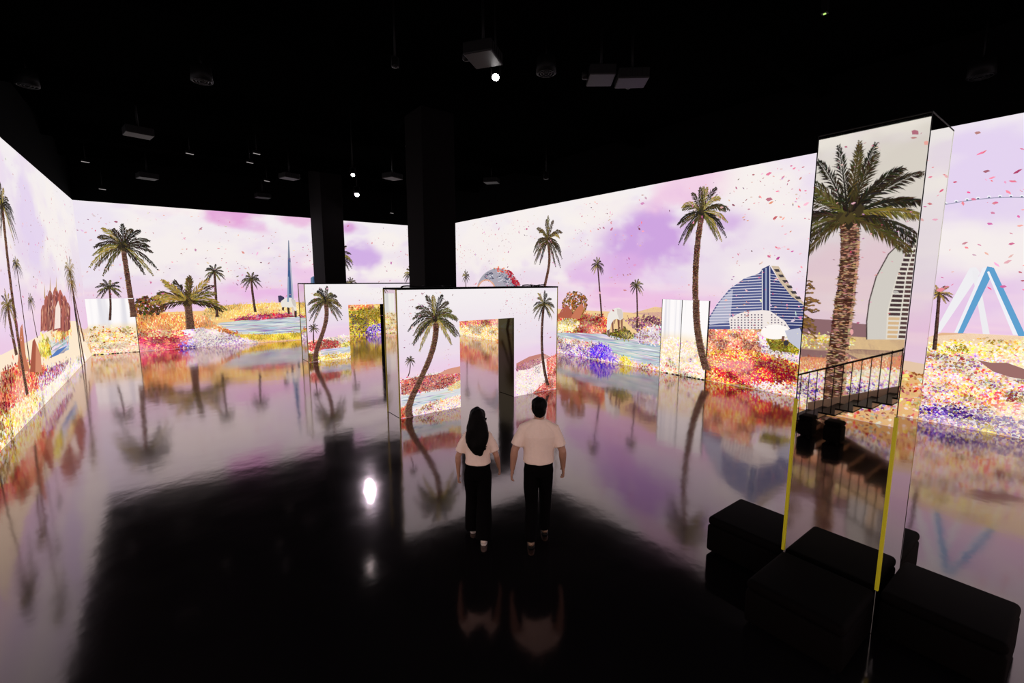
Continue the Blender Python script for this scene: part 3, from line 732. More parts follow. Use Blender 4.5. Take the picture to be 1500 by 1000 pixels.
g.build('projected_flowerbed', wl, 'stuff', 'projected oasis bank with orange grass, red and cream flowers')
palm(L_, (1, 300), 40, [(4, 310), (14, 420), (28, 520), (38, 578)], 13, wl, nfr=26, droop=1.25, lit=.3, wide=1.5)
palm(L_, (22, 388), 17, [(22, 392), (32, 460), (42, 535)], 4.5, wl, nfr=22, droop=1.1, lit=.3, wide=1.6)
palm(L_, (9, 448), 26, [(9, 452), (14, 480), (22, 520)], 13, wl, nfr=24, droop=1.1, lit=.5, wide=1.7, warm=14)
palm(L_, (43, 440), 14, [(43, 444), (48, 470), (53, 495)], 4, wl, nfr=20, droop=1.1, lit=.4, wide=1.7)
palm(L_, (-30, 420), 60, [(-30, 430), (-20, 560), (-12, 640)], 8, wl, nfr=22, droop=1.1, lit=.3)
palm(L_, (101, 398), 22, [(101, 402), (112, 470), (124, 540)], 10, wl, nfr=26, droop=1.2, lit=.7, warm=20, uplong=1.5, wide=2.0)
palm(L_, (104, 416), 20, [(104, 420), (113, 460), (122, 500)], 9, wl, nfr=22, droop=1.2, lit=.8, warm=24, wide=2.0)
fort = []
for (x, t) in ((62, 446), (67, 432), (72, 424), (80, 420), (87, 424), (93, 432), (98, 442)):
    fort.append(('p', [(x - 3.5, t + 8), (x - 1.5, t + 2), (x, t), (x + 1.5, t + 2), (x + 4, t + 8), (x + 4, 482), (x - 4, 486)], (176 + random.randint(-14, 14), 104, 92)))
    fort.append(('p', [(x + .5, t + 6), (x + 3.5, t + 10), (x + 3.5, 482), (x + .5, 484)], (136, 76, 76)))
for i in range(150):
    x, y = random.uniform(59, 101), random.uniform(430, 484); h_ = random.uniform(2, 8)
    if y < 420 + abs(x - 80) * 1.2 + 6: continue
    fort.append(('p', [(x - .5, y), (x, y - h_), (x + .5, y), (x, y + h_)], random.choice([(120, 64, 66), (200, 130, 106), (226, 170, 140), (150, 84, 76), (96, 54, 60)])))
fort.append(('p', [(80, 450), (84, 440), (87, 452), (87, 480), (78, 482)], (246, 226, 216)))
for x, t in ((64, 415), (72, 404), (81, 404)): fort.append(('p', [(x - .8, t + 22), (x, t), (x + .8, t + 22)], (190, 150, 90)))
shape(L_, 'projected_fort', wl, fort, layer=3, label='red projected rock fort with slender towers')
shape(L_, 'projected_rocks', wl, [('p', [(24, 540), (28, 480), (31, 474), (36, 520), (42, 545)], (196, 120, 90)), ('p', [(42, 545), (46, 500), (49, 496), (58, 520), (60, 545)], (166, 90, 70)), ('p', [(50, 545), (51, 502), (58, 522), (60, 545)], (210, 140, 110))], layer=3, label='red projected rock spires')
palm(Mz, (1243, 318), 88, [(1246, 330), (1243, 400), (1230, 500), (1222, 605)], 24, wl, layer=5, nfr=40, nleaf=46, droop=.62, lit=.16, uplong=1.25, spread=(-35, 215), leaf=.26, label='huge projected date palm mirrored in the pillar',
     trunk_cols=((92, 58, 48), (196, 150, 124), (60, 36, 34)))
it = [('p', [(1270, 497), (1270, 470), (1274, 440), (1284, 405), (1302, 372), (1330, 345), (1318, 400), (1302, 450), (1298, 497)], (222, 216, 214)),
      ('p', [(1298, 497), (1300, 455), (1312, 410), (1328, 366), (1345, 340), (1362, 330), (1362, 497)], (240, 232, 226))]
for i in range(22):
    y0 = 352 + i * 6.6
    xl = np.interp(y0, [345, 400, 450, 497], [1334, 1315, 1302, 1299]); xm = np.interp(y0, [345, 400, 497], [1343, 1328, 1315]); xr = np.interp(y0, [345, 400, 497], [1354, 1342, 1328])
    it.append(('p', [(xl + 1, y0), (xm - 1, y0 + .4), (xm - 1.4, y0 + 4.6), (xl + .4, y0 + 4.2)], (76, 56, 62) if i < 17 else (226, 190, 150)))
    it.append(('p', [(xm + 1, y0), (xr - 1, y0 + .4), (xr - 1.4, y0 + 4.6), (xm + .4, y0 + 4.2)], (90, 64, 66)))
arc = [(1270, 497), (1270, 470), (1274, 440), (1284, 405), (1302, 372), (1330, 345)]
it.append(('l', arc, 1.6, (80, 66, 66)))
shape(Mz, 'projected_sail_tower', wl, it, layer=3, label='sail shaped pale projected tower mirrored in the pillar')
tr = []
for i in range(26):
    x, y = 1168 + random.uniform(-6, 12), random.uniform(408, 486)
    pts = [(x, y)]
    for k in range(3): pts.append((pts[-1][0] + random.uniform(4, 9), pts[-1][1] + random.uniform(-3, 6)))
    tr.append(('l', pts, 2.0, random.choice([(110, 76, 50), (140, 100, 60), (84, 60, 44)])))
    tr += [('p', ell(px + random.uniform(-2, 2), py + random.uniform(-2, 2), 2.6, 1.6, 6), random.choice([(120, 90, 50), (150, 110, 60)])) for px, py in pts]
shape(Mz, 'projected_shrub', wl, tr, layer=4, label='brown spiky projected shrub')
petals(P_LEFT, 420, 7, 26, 1.8, 6.2, .055, wl, 15)
petals(P_LEFT, 110, 1, 7, 1.9, 6.2, .045, wl, 17)
petals(P_REAR, 200, XL, XR, 1.8, 6.2, .07, wre, 16)

# ---------------------------------------------------------------- doors in the picture walls
def picture_door(name, plane, s0, s1, h, parent_label, seams, seed, pal, leaf_pic=None):
    o = empty(name)
    tag(o, parent_label, 'door', kind='structure')
    d = 0.05
    bm = bmesh.new()
    v = plane.val
    a, b = (v, v + plane.n * d)
    lo, hi = min(a, b), max(a, b)
    edges = [s0] + seams + [s1]
    for i in range(len(edges) - 1):
        u0, u1 = edges[i] + .012, edges[i + 1] - .012
        if plane.ax == 0: leaf = box('door_leaf', lo, hi, u0, u1, .03, h, M_BLACK, o)
        else: leaf = box('door_leaf', u0, u1, lo, hi, .03, h, M_BLACK, o)
        pl = type(plane)(plane.ax, plane.val + plane.n * d, plane.n)
        # a paler wash of the meadow picture
        ns, nz = 26, 40
        s = np.linspace(u0, u1, ns); z = np.linspace(.03, h, nz); SS, ZZ = np.meshgrid(s, z, indexing='ij')
        c = np.zeros(SS.shape + (3,)); c[:] = (252, 248, 248)
        stv = fbm(SS * 9, ZZ * .15, seed, 3)
        c -= (sstep(.5, .75, stv) * 26)[..., None] * np.array([1, .95, .7])
        f = sstep(h * .60, h * .40, ZZ + .12 * (fbm(SS * 2, ZZ * 2, seed + 3) - .5))[..., None]
        c = c * (1 - f * .75) + np.array([250, 216, 160]) * f * .75
        co = pl.to3(np.stack([SS.ravel(), ZZ.ravel()], 1), .002)
        idx = np.arange(ns * nz).reshape(ns, nz)
        q = np.stack([idx[:-1, :-1], idx[1:, :-1], idx[1:, 1:], idx[:-1, 1:]], -1).reshape(-1, 4)
        me = bpy.data.meshes.new('projection_surface'); me.from_pydata(co.tolist(), [], q.tolist())
        at = me.color_attributes.new('picture', 'FLOAT_COLOR', 'POINT')
        at.data.foreach_set('color', np.concatenate([lin(c).reshape(-1, 3), np.ones((ns * nz, 1))], 1).ravel())
        put('projection_surface', me, M_PIC, leaf)
        g = Pic(pl, 0)
        zone(g, [(u0, .03), (u1, .03), (u1, h * .46), (u0, h * .5)], None, pal, 260, .11)
        zone(g, [(u0, .03), (u1, .03), (u1, h * .16), (u0, h * .1)], None, ROSE + CREAM, 300, .11)
        for V in g.V: V[:, 0] = np.clip(V[:, 0], u0, u1)
        g.build('projected_flowers', leaf, 'stuff')
    for u in edges:
        if plane.ax == 0: box('door_gap', lo, hi - .01, u - .011, u + .011, 0, h, M_SEAM, o)
        else: box('door_gap', u - .011, u + .011, lo + .01, hi, 0, h, M_SEAM, o)
    if plane.ax == 0: box('threshold', lo, hi, s0, s1, 0.002, .028, M_SEAM, o)
    else: box('threshold', s0, s1, lo, hi, 0.002, .028, M_SEAM, o)
    return o
sa, sb = P_BACK.on(131, 510)[0], P_BACK.on(204, 510)[0]
dh = P_BACK.on(165, 437)[1]
d1 = picture_door('door_1', P_BACK, sa, sb, dh, 'pale door at the far left corner with flowers projected over it', [], 5, CREAM + ORANGE + GOLD)
sa, sb = P_RIGHT.on(1037, 500)[0], P_RIGHT.on(969, 500)[0]
dh = P_RIGHT.on(1000, 439)[1]
d2 = picture_door('door_2', P_RIGHT, sa, sb, dh, 'white streaked double door in the right wall beside a tall palm', [P_RIGHT.on(998, 500)[0]], 8, CREAM + WHITE)
# the pictures of trunks run on over the doors
db, dr = Plane(1, YB - .056, -1), Plane(0, XR - .056, -1)
leaf1 = [c for c in d1.children if c.name.startswith('door_leaf')][0]
leaf2 = [c for c in d2.children if c.name.startswith('door_leaf')][0]
palm(db, (161.5, 437), 15, [(161.5, 438), (162, 450), (161, 469)], 2.4, leaf1, nfr=0, name='projected_trunk', layer=3)
palm(db, (191.5, 437), 36, [(191.5, 437), (194.3, 452), (196, 464)], 6.6, leaf1, nfr=0, name='projected_trunk', layer=3)
palm(dr, (1020.5, 438), 39, [(1020.5, 438), (1021, 470), (1026, 505), (1036, 542)], 10.5, leaf2, nfr=0, name='projected_trunk', layer=3)
# thin upright seam where the picture panels meet
t = box('trim_1', XL, XL + .03, YB - 3.1, YB - 3.06, 0, 2.6, M_SEAM); tag(t, 'thin dark upright seam on the left picture wall', 'trim', kind='structure')

# ---------------------------------------------------------------- black columns
for (x0, x1, y0, y1, lab) in ((5.79, 6.72, 21.53, 23.5, 'black square column rising behind the far portal'), (6.33, 7.42, 12.71, 13.87, 'wide black square column rising behind the near portal')):
    c = empty('column', ((x0 + x1) / 2, (y0 + y1) / 2, 0)); tag(c, lab, 'column', kind='structure')
    hx, hy = (x1 - x0) / 2, (y1 - y0) / 2
    box('shaft', -hx, hx, -hy, hy, 0, HC, M_COLUMN, c, .02)
    box('base_trim', -hx - .015, hx + .015, -hy - .015, hy + .015, 0, .12, M_STEEL, c, .005)

# ================================================================ THINGS
# ---------------------------------------------------------------- mirror-clad portals
def portal(x0, x1, y0, y1, h, dx0, dx1, dh, label, seed):
    p = empty('portal', ((x0 + x1) / 2, (y0 + y1) / 2, 0)); tag(p, label, 'portal')
    inv = Matrix.Translation(-p.location)
    def part(name, *a, **k):
        o = box(name, *a, p, **k); o.matrix_parent_inverse = inv.copy(); return o
    e = .012
    core = bmesh.new()
    bm_box(core, x0 + e, dx0 - e, y0 + e, y1 - e, 0.001, h); bm_box(core, dx1 + e, x1 - e, y0 + e, y1 - e, 0.001, h); bm_box(core, dx0 - e, dx1 + e, y0 + e, y1 - e, dh + e, h)
    o = bm_obj('core', core, M_BLACK, p); o.matrix_parent_inverse = inv.copy()
    part('top_cap', x0 - .01, x1 + .01, y0 - .008, y1 + .01, h, h + .03, M_BLACK)
    part('side_mirror', x0, x0 + e, y0 + .02, y1 - .02, .01, h - .01, M_MIRROR)
    part('side_mirror', x1 - e, x1, y0 + .02, y1 - .02, .01, h - .01, M_MIRROR)
    part('back_mirror', x0 + .02, dx0, y1 - e, y1, .01, h - .01, M_MIRROR)
    part('back_mirror', dx1, x1 - .02, y1 - e, y1, .01, h - .01, M_MIRROR)
    part('back_mirror', dx0, dx1, y1 - e, y1, dh, h - .01, M_MIRROR)
    part('door_jamb', dx0 - e, dx0, y0 + .01, y1 - .01, .01, dh, M_BRONZE)
    part('door_jamb', dx1, dx1 + e, y0 + .01, y1 - .01, .01, dh, M_BRONZE)
    part('door_soffit', dx0, dx1, y0 + .01, y1 - .01, dh, dh + e, M_BRONZE)
    for xx in (x0, x1):
        for yy in (y0, y1):
            part('edge_strip', xx - .014, xx + .014, yy - .006 if yy == y1 else yy + .002, yy + .014 if yy == y1 else yy + .024, 0, h, M_YELLOWGLOW)
    pl = Plane(1, y0 + e, -1)
    scr = sky_grid('front_screen', pl, x0 + .012, x1 - .012, h - .012, [], p, seed, cell=.06, hole=(dx0, dx1, dh))
    scr.matrix_parent_inverse = inv.copy()
    scr['label'] = 'glowing front face with a projected palm beach'
    return p, pl, scr, inv
p1, pl1, scr1, inv1 = portal(4.11, 9.0, 9.70, 10.45, 2.98, 5.73, 7.43, 2.18, 'near mirror-sided portal with doorway, two palms projected on its face', 111)
def fix(o, inv):
    return o
# the screens carry their own pictures
def on_screen(fn, scr, *a, **k):
    return fn(*a, **k)
g = Pic(pl1, 1)
def leftpart(z): return z
pzone(g, [(587, 556), (610, 550), (640, 545), (674, 541), (674, 594), (588, 611)], (240, 226, 224), CREAM + WHITE, 300, .05)
pzone(g, [(587, 557), (615, 551), (640, 548), (660, 541), (674, 545), (674, 560), (640, 570), (588, 578)], (206, 130, 110), ROSE + RED + MAUVE, 1500, .05)
g.ppoly([(640, 548), (656, 540), (674, 536), (674, 546), (655, 548)], (214, 150, 130))
water(g, [(587, 580), (640, 573), (674, 565), (674, 586), (630, 590), (588, 602)], (216, 218, 222), WAT, 200, .05)
pzone(g, [(655, 568), (674, 556), (674, 568), (660, 572)], (246, 214, 140), CREAM + GOLD, 1200, .045)
pzone(g, [(607, 603), (625, 590), (650, 584), (674, 578), (674, 597), (610, 608)], (246, 220, 200), MIXED + CREAM + ORANGE, 1900, .05)
pzone(g, [(612, 604), (674, 588), (674, 597), (614, 608)], None, VIOLET + WHITE, 1000, .045)
pzone(g, [(586, 597), (598, 592), (602, 610), (587, 612)], (226, 110, 80), RED + ORANGE, 1500, .045)
g.ppoly([(756, 545), (770, 532), (790, 522), (800, 519), (818, 524), (818, 574), (756, 582)], (246, 226, 222))
g.ppoly([(756, 532), (775, 522), (795, 517), (806, 522), (780, 534), (756, 542)], (196, 130, 120))
pzone(g, [(756, 535), (780, 527), (795, 530), (775, 540), (756, 543)], (150, 90, 100), MAUVE, 1400, .045)
pzone(g, [(756, 545), (800, 535), (800, 572), (756, 582)], None, WHITE + CREAM + [(200, 140, 160, 1)], 900, .05)
pzone(g, [(800, 525), (818, 518), (818, 573), (780, 578), (790, 566), (803, 556)], (226, 110, 90), RED + ROSE, 2000, .05)
for V in g.V: V[:, 0] = np.clip(V[:, 0], 4.125, 5.728) if V[:, 0].mean() < 6.5 else np.clip(V[:, 0], 7.432, 8.985)
o = g.build('projected_flowerbed', scr1, 'stuff')
palm(pl1, (637, 466), 38, [(640, 478), (634, 510), (615, 555), (602, 585), (600, 612)], 9.5, scr1, nfr=26, nleaf=32, droop=1.0, lit=.35, uplong=1.15, label='large leaning projected palm', trunk_cols=((86, 56, 46), (140, 100, 80), (60, 40, 36)))
palm(pl1, (600, 527), 8, [(600, 529), (600, 540), (597, 551)], 1.4, scr1, nfr=16, nleaf=12, droop=1.0)
palm(pl1, (796, 446), 19, [(796, 452), (793, 490), (795, 530), (802, 564)], 4.6, scr1, nfr=22, nleaf=22, droop=1.1, lit=.4, uplong=1.3, label='slim projected palm')
petals(pl1, 150, 4.2, 8.9, 2.25, 2.9, .022, scr1, 21)
petals(pl1, 60, 7.5, 8.9, .9, 2.2, .02, scr1, 22)
petals(pl1, 50, 4.2, 5.7, 1.0, 2.2, .02, scr1, 23)
p2, pl2, scr2, inv2 = portal(4.24, 9.10, 18.70, 19.70, 3.03, 5.86, 7.56, 2.18, 'far mirror-sided portal with doorway, one leaning palm projected on its face', 131)
g = Pic(pl2, 1)
pzone(g, [(450, 500), (480, 494), (512, 491), (513, 524), (453, 531)], (246, 222, 200), CREAM + WHITE, 500, .08)
pzone(g, [(451, 502), (470, 497), (495, 499), (500, 510), (470, 513), (451, 513)], (214, 76, 80), RED + ROSE, 900, .08)
water(g, [(470, 512), (513, 507), (513, 516), (470, 520)], (200, 206, 216), WAT, 160, .08)
pzone(g, [(497, 504), (513, 500), (513, 507), (500, 508)], (170, 150, 50), OLIVE + YELLOW, 900, .07)
pzone(g, [(460, 524), (490, 518), (513, 517), (513, 525), (470, 531)], (240, 206, 110), YELLOW + GOLD + CREAM, 1100, .08)
pzone(g, [(452, 518), (466, 518), (466, 531), (453, 531)], (110, 70, 50), OLIVE + [(80, 50, 40), (200, 120, 80)], 900, .08)
bp = lambda s0, s1, z1, pal, d: zone(g, [(s0, .01), (s1, .01), (s1, z1), (s0, z1 * 1.2)], (240, 190, 150), pal, d, .08)
bp(7.57, 9.08, .9, MIXED + RED, 500)
for V in g.V: V[:, 0] = np.clip(V[:, 0], 4.255, 5.858) if V[:, 0].mean() < 6.7 else np.clip(V[:, 0], 7.562, 9.085)
g.build('projected_flowerbed', scr2, 'stuff')
palm(pl2, (476, 441), 24, [(478, 450), (476, 475), (466, 505), (462, 531)], 6, scr2, nfr=26, nleaf=26, droop=1.1, lit=.3, label='leaning projected palm')
palm(pl2, (459, 480), 7.5, [(459, 482), (459, 503)], 1.5, scr2, nfr=16, nleaf=12)
petals(pl2, 120, 4.3, 9.0, 1.6, 2.95, .03, scr2, 25)

# loose cables lying on the near portal's roof
for k, (xa, xb) in enumerate(((4.3, 5.6), (7.9, 8.6))):
    pts = [(xa + (xb - xa) * t / 14, 9.86 + .10 * math.sin(t * 1.1 + k), 3.028 + .025 * abs(math.sin(t * .8))) for t in range(15)]
    c = tube('cable', pts, .016, M_STEEL); tag(c, 'black cable lying on the near portal roof, ' + ('over its leaning palm' if k == 0 else 'over its slim palm'), 'cable', 'cables on the near portal')

# ---------------------------------------------------------------- mirror pillar
x0, x1, y0, y1, h = PIL
pil = empty('mirror_pillar', ((x0 + x1) / 2, (y0 + y1) / 2, 0)); tag(pil, 'tall square mirror-clad pillar with yellow edge strips among black seats', 'pillar')
hx, hy = (x1 - x0) / 2, (y1 - y0) / 2
box('core', -hx + .01, hx - .01, -hy + .01, hy - .01, 0, h - .01, M_BLACK, pil)
for nm, a in (('mirror_panel', (-hx, -hx + .009, -hy + .006, hy - .006)), ('mirror_panel', (hx - .009, hx, -hy + .006, hy - .006)),
              ('mirror_panel', (-hx + .006, hx - .006, -hy, -hy + .009)), ('mirror_panel', (-hx + .006, hx - .006, hy - .009, hy))):
    box(nm, *a, .005, h, M_MIRROR, pil)
box('top_trim', -hx - .003, hx + .003, -hy - .003, hy + .003, h, h + .008, M_STEEL, pil)
for sx in (-1, 1):
    for sy in (-1, 1):
        if sx < 0: box('edge_guard', sx * hx - .014, sx * hx + .014, sy * hy - .014, sy * hy + .014, .44, 2.04, M_YELLOW, pil, .003)
        box('edge_bead', sx * hx - .003, sx * hx + .003, sy * hy - .003, sy * hy + .003, 2.04 if sx < 0 else .44, h, M_STEEL if sx < 0 else M_MIRROR, pil)

# ---------------------------------------------------------------- black seat cubes
def seat(cx, cy, wx, wy, hh, label, group='black seat cubes'):
    o = empty('seat_cube', (cx, cy, 0)); tag(o, label, 'ottoman', group)
    box('body', -wx / 2, wx / 2, -wy / 2, wy / 2, .03, hh - .10, M_FOAM, o, .03, 3, True)
    box('cushion', -wx / 2, wx / 2, -wy / 2, wy / 2, hh - .105, hh, M_FOAM, o, .045, 4, True)
    for sx in (-1, 1):
        for sy in (-1, 1):
            tube('foot', [(sx * (wx / 2 - .07), sy * (wy / 2 - .07), 0), (sx * (wx / 2 - .07), sy * (wy / 2 - .07), .04)], .025, M_STEEL, o, 10)
    return o
px_, py_ = (x0 + x1) / 2, (y0 + y1) / 2
seat(x0 - .018 - .385, py_, .77, .78, .45, 'black seat cube mirrored in the pillar face with two yellow strips')
seat(px_, y1 + .02 + .405, .77, .80, .45, 'black seat cube beside the pillar, next to the open floor and the walkers')
seat(x1 + .018 + .385, py_, .77, .78, .45, 'black seat cube behind the pillar, facing the flower wall')
seat(px_, y0 - .02 - .40, .77, .79, .45, 'black seat cube on the side of the pillar away from the portals')
seat(-.62, 3.56, .30, .26, .44, 'black seat cube standing beside the lower steps of the stairs', 'seats beside the stairs')
seat(-.62, 3.08, .30, .30, .44, 'black seat cube standing beside the middle steps of the stairs', 'seats beside the stairs')

# ---------------------------------------------------------------- staircase and landing (the viewpoint stands on it, the pillar mirrors it)
st = empty('staircase', (-1.65, 2.4, 0)); tag(st, 'open staircase with thin steel balusters rising to a landing, mirrored in the pillar', 'staircase')
xa, xb = -2.24 + 1.65, -1.10 + 1.65      # local x
run, rise = .30, .1415
yfoot = 4.15 - 2.4
n = 12
for i in range(n):
    yy = yfoot - i * run; zz = (i + 1) * rise
    box('tread', xa, xb, yy - run - .01, yy, zz - .035, zz, M_STEEL, st, .004)
    box('riser', xa + .01, xb - .02, yy - .012, yy, zz - rise, zz - .035, M_STEP, st)
    for k in range(2):
        tube('baluster', [(xb - .03, yy - .07 - k * .15, zz - .005), (xb - .03, yy - .07 - k * .15, zz + .95 + (k * .5) * rise)], .009, M_STEEL, st, 8)
ztop = n * rise
rail = [(xb - .03, yfoot + .02, rise + .92), (xb - .03, yfoot - n * run, ztop + .97)]
tube('handrail', [rail[0], rail[1]], .02, M_STEEL, st, 10)
tube('middle_rail', [(xa + .03, yfoot, rise + .9), (xa + .03, yfoot - n * run, ztop + .95)], .02, M_STEEL, st, 10)
bm = bmesh.new()
v = [bm.verts.new(q) for q in [(xa, yfoot, 0.0), (xa, yfoot, .30), (xa, yfoot - n * run, ztop + .16), (xa, yfoot - n * run, ztop - .25)]]
f = bm.faces.new(v); r = bmesh.ops.extrude_face_region(bm, geom=[f])
for q in r['geom']:
    if isinstance(q, bmesh.types.BMVert): q.co.x -= .05
bm_obj('stringer', bm, M_STEP, st)
ly = yfoot - n * run
box('landing', xa - .05, 2.45, ly - 2.4, ly, ztop - .14, ztop, M_STEEL, st, .01)
for (cx, cy) in ((xa + .1, ly - .3), (2.3, ly - .3), (xa + .1, ly - 2.2), (2.3, ly - 2.2)):
    box('post', cx - .06, cx + .06, cy - .06, cy + .06, 0, ztop - .14, M_STEEL, st)

# ---------------------------------------------------------------- ceiling gear
def spotlight(px, py, z, r, label, face, aim=(0, 0, -1), body=M_FIXTURE):
    c = hang_at(px, py, z); z = float(c[2])
    o = empty('spotlight', tuple(c)); tag(o, label, 'spotlight', 'ceiling spotlights')
    a = Vector(aim).normalized()
    tube('lamp_body', [tuple(-a * r * 3.2), tuple(-a * r * 3.0), tuple(-a * r * .4), (0, 0, 0)], [r * .5, r * 1.0, r * 1.15, r * 1.2], body, o, 18)
    tube('lamp_face', [tuple(a * .002), tuple(a * .012)], r * .85, face, o, 18)
    tube('yoke', [(r * 1.25, 0, -.0), (r * 1.3, 0, r * 3.2), (0, 0, r * 3.6), (-r * 1.3, 0, r * 3.2), (-r * 1.25, 0, 0)], .012, body, o, 8)
    tube('hanger', [(0, 0, r * 3.5), (0, 0, HC - z)], .018, body, o, 8)
    return o
spotlight(523, 285, 6.9, .10, 'lit spotlight hanging between the two black columns, over the far portal', M_LAMP, (-.25, -.75, -.7))
spotlight(517, 256, 6.25, .06, 'small lit spotlight hanging higher up between the two columns', M_LAMP2, (-.2, -.6, -.8))
s3 = spotlight(726, 113, 6.9, .075, 'bright white spotlight hanging over the walkers beside a projector', M_LAMP2, (-.4, -.5, -.75))
spotlight(579, 98, 6.9, .05, 'small unlit spotlight near the bright one', M_FIXTURE2)
spotlight(800, 262, 6.9, .08, 'unlit spotlight hanging near the right wall top', M_FIXTURE2)
# unseen spotlight added above the landing to brighten the walkers
fill_spot = empty('spotlight', (0.4, -1.6, 7.0)); tag(fill_spot, 'added warm fill spotlight above the landing, out of view, brightening the two walkers', 'spotlight', 'ceiling spotlights')
ha = (Vector((3.2, 4.3, 1.1)) - Vector(fill_spot.location)).normalized()
tube('lamp_body', [tuple(-ha * .30), tuple(-ha * .28), tuple(-ha * .03), (0, 0, 0)], [.05, .10, .115, .12], M_FIXTURE, fill_spot, 18)
tube('lamp_face', [tuple(ha * .002), tuple(ha * .012)], .085, M_LAMP2, fill_spot, 18)
tube('hanger', [(0, 0, -.02), (0, 0, HC - 7.0)], .018, M_FIXTURE, fill_spot, 8)
ld = bpy.data.lights.new('added_walker_fill', 'SPOT'); ld.energy = 330; ld.spot_size = math.radians(24); ld.spot_blend = .6; ld.color = (1.0, .68, .52); ld.shadow_soft_size = .08  # added warm fill light for the walkers' backs
lo_ = bpy.data.objects.new('added_fill_beam', ld); COL.objects.link(lo_); lo_.parent = fill_spot; lo_.location = ha * .03; lo_.rotation_euler = ha.to_track_quat('-Z', 'Y').to_euler()
def projector(px, py, z, label, rz=0.0, s=1.0):
    c = hang_at(px, py, z); z = float(c[2])
    o = empty('projector', tuple(c), rz); tag(o, label, 'projector', 'ceiling projectors')
    box('housing', -.3 * s, .3 * s, -.26 * s, .26 * s, 0, .2 * s, M_FIXTURE2, o, .02)
    tube('lens', [(0, .25 * s, .1 * s), (0, .36 * s, .1 * s), (0, .38 * s, .1 * s)], [.08 * s, .075 * s, .06 * s], M_STEEL, o, 16)
    for k in range(5): box('vent_slat', -.24 * s + k * .1 * s, -.18 * s + k * .1 * s, -.268 * s, -.258 * s, .04 * s, .16 * s, M_STEEL, o)
    tube('hanger', [(0, 0, .19 * s), (0, 0, HC - z)], .025, M_FIXTURE, o, 8)
    return o
for k, (px, py, z, rz, lab) in enumerate(((708, 88, 7.0, .6, 'grey projector hanging next to the bright spotlight'), (203, 199, 7.0, .2, 'grey projector hanging over the open floor'),
        (216, 262, 7.0, .3, 'grey projector hanging in front of the far wall'), (424, 262, 7.1, .3, 'grey projector hanging in front of the tower spire'),
        (385, 290, 7.0, .1, 'grey projector hanging low before the far wall top'), (575, 262, 7.0, .4, 'grey projector hanging before the wide black column'),
        (880, 118, 7.2, .9, 'grey projector hanging over the middle of the hall'), (925, 122, 7.1, -.7, 'grey projector over the right half of the hall'), (720, 268, 7.3, -.9, 'grey projector near the unlit spotlight by the right wall'))):
    projector(px, py, z, lab, rz)
def ceiling_speaker(px, py, label, z=7.6):
    c = hang_at(px, py, z); z = float(c[2])
    o = empty('ceiling_speaker', tuple(c)); tag(o, label, 'speaker', 'ceiling speakers')
    tube('housing', [(0, 0, .3), (0, 0, 0)], [.2, .22], M_FIXTURE, o, 20)
    for r in (.06, .12, .18):
        bm = bmesh.new(); bm_tube(bm, [(r * math.cos(t * .4189), r * math.sin(t * .4189), -.008) for t in range(16)], [.012] * 16, 6)
        bm_obj('grille_ring', bm, M_FIXTURE2, o, True)
    tube('hanger', [(0, 0, .29), (0, 0, HC - z)], .015, M_FIXTURE, o, 8)
ceiling_speaker(40, 125, 'round black ceiling speaker over the left side of the floor')
ceiling_speaker(800, 107, 'round black ceiling speaker next to the bright spotlight')
ceiling_speaker(1437, 112, 'round black ceiling speaker above the right wall')
ceiling_speaker(296, 119, 'round black ceiling speaker over the open floor')
def light_bar(px, py, z, L, rz, label, dim=M_LAMP2):
    c = hang_at(px, py, z); z = float(c[2])
    o = empty('light_bar', tuple(c), rz); tag(o, label, 'light', 'small bar lights on the ceiling')
    box('housing', -L, L, -.04, .04, 0, .07, M_FIXTURE, o)
    box('diffuser', -L * .9, L * .9, -.022, .022, -.012, 0, dim, o)
    tube('hanger', [(0, 0, .06), (0, 0, HC - z)], .012, M_FIXTURE, o, 6)
M_BAR = mat_emit('bar_light', (1, .9, .9), .35)
for k, (px, py) in enumerate(((125, 237), (150, 277), (278, 225), (366, 238), (376, 225), (391, 265), (574, 312))):
    light_bar(px, py, 7.3, .12, .4, ['short dim bar light above the left wall corner', 'short dim bar light just above the far wall corner', 'short dim bar light over the open floor', 'short dim bar light of a pair, the one closer to the far wall', 'short dim bar light of a pair, the one farther from the far wall', 'short dim bar light above the tower spire', 'short dim bar light before the wide column'][k], M_BAR)
# hatch frame in the ceiling, and steel beams
c = at_height(1180, 158, HC - .06)
hf = empty('ceiling_hatch', tuple(c)); tag(hf, 'thin rectangular hatch frame in the ceiling near the mirror pillar', 'hatch')
for a in ((-.35, .35, -.3, -.27), (-.35, .35, .27, .3), (-.35, -.32, -.3, .3), (.32, .35, -.3, .3)):
    box('frame_bar', *a, 0, .061, M_FIXTURE2, hf)
for k, yy in enumerate((5.0, 10.5, 16.0, 21.0, 24.0)):
    b = box('ceiling_beam', XL, XR, yy - .1, yy + .1, HC - .45, HC, M_CEIL); tag(b, 'black steel beam spanning the ceiling from wall to wall', 'beam', 'ceiling beams', 'structure')
led = at_height(1208, 20, 7.9)
o = empty('exit_indicator', tuple(led)); tag(o, 'tiny green indicator light on the ceiling', 'indicator')
box('housing', -.05, .05, -.05, .05, 0, HC - 7.9, M_FIXTURE, o); box('indicator_light', -.02, .02, -.02, .02, -.01, 0, M_LED, o)

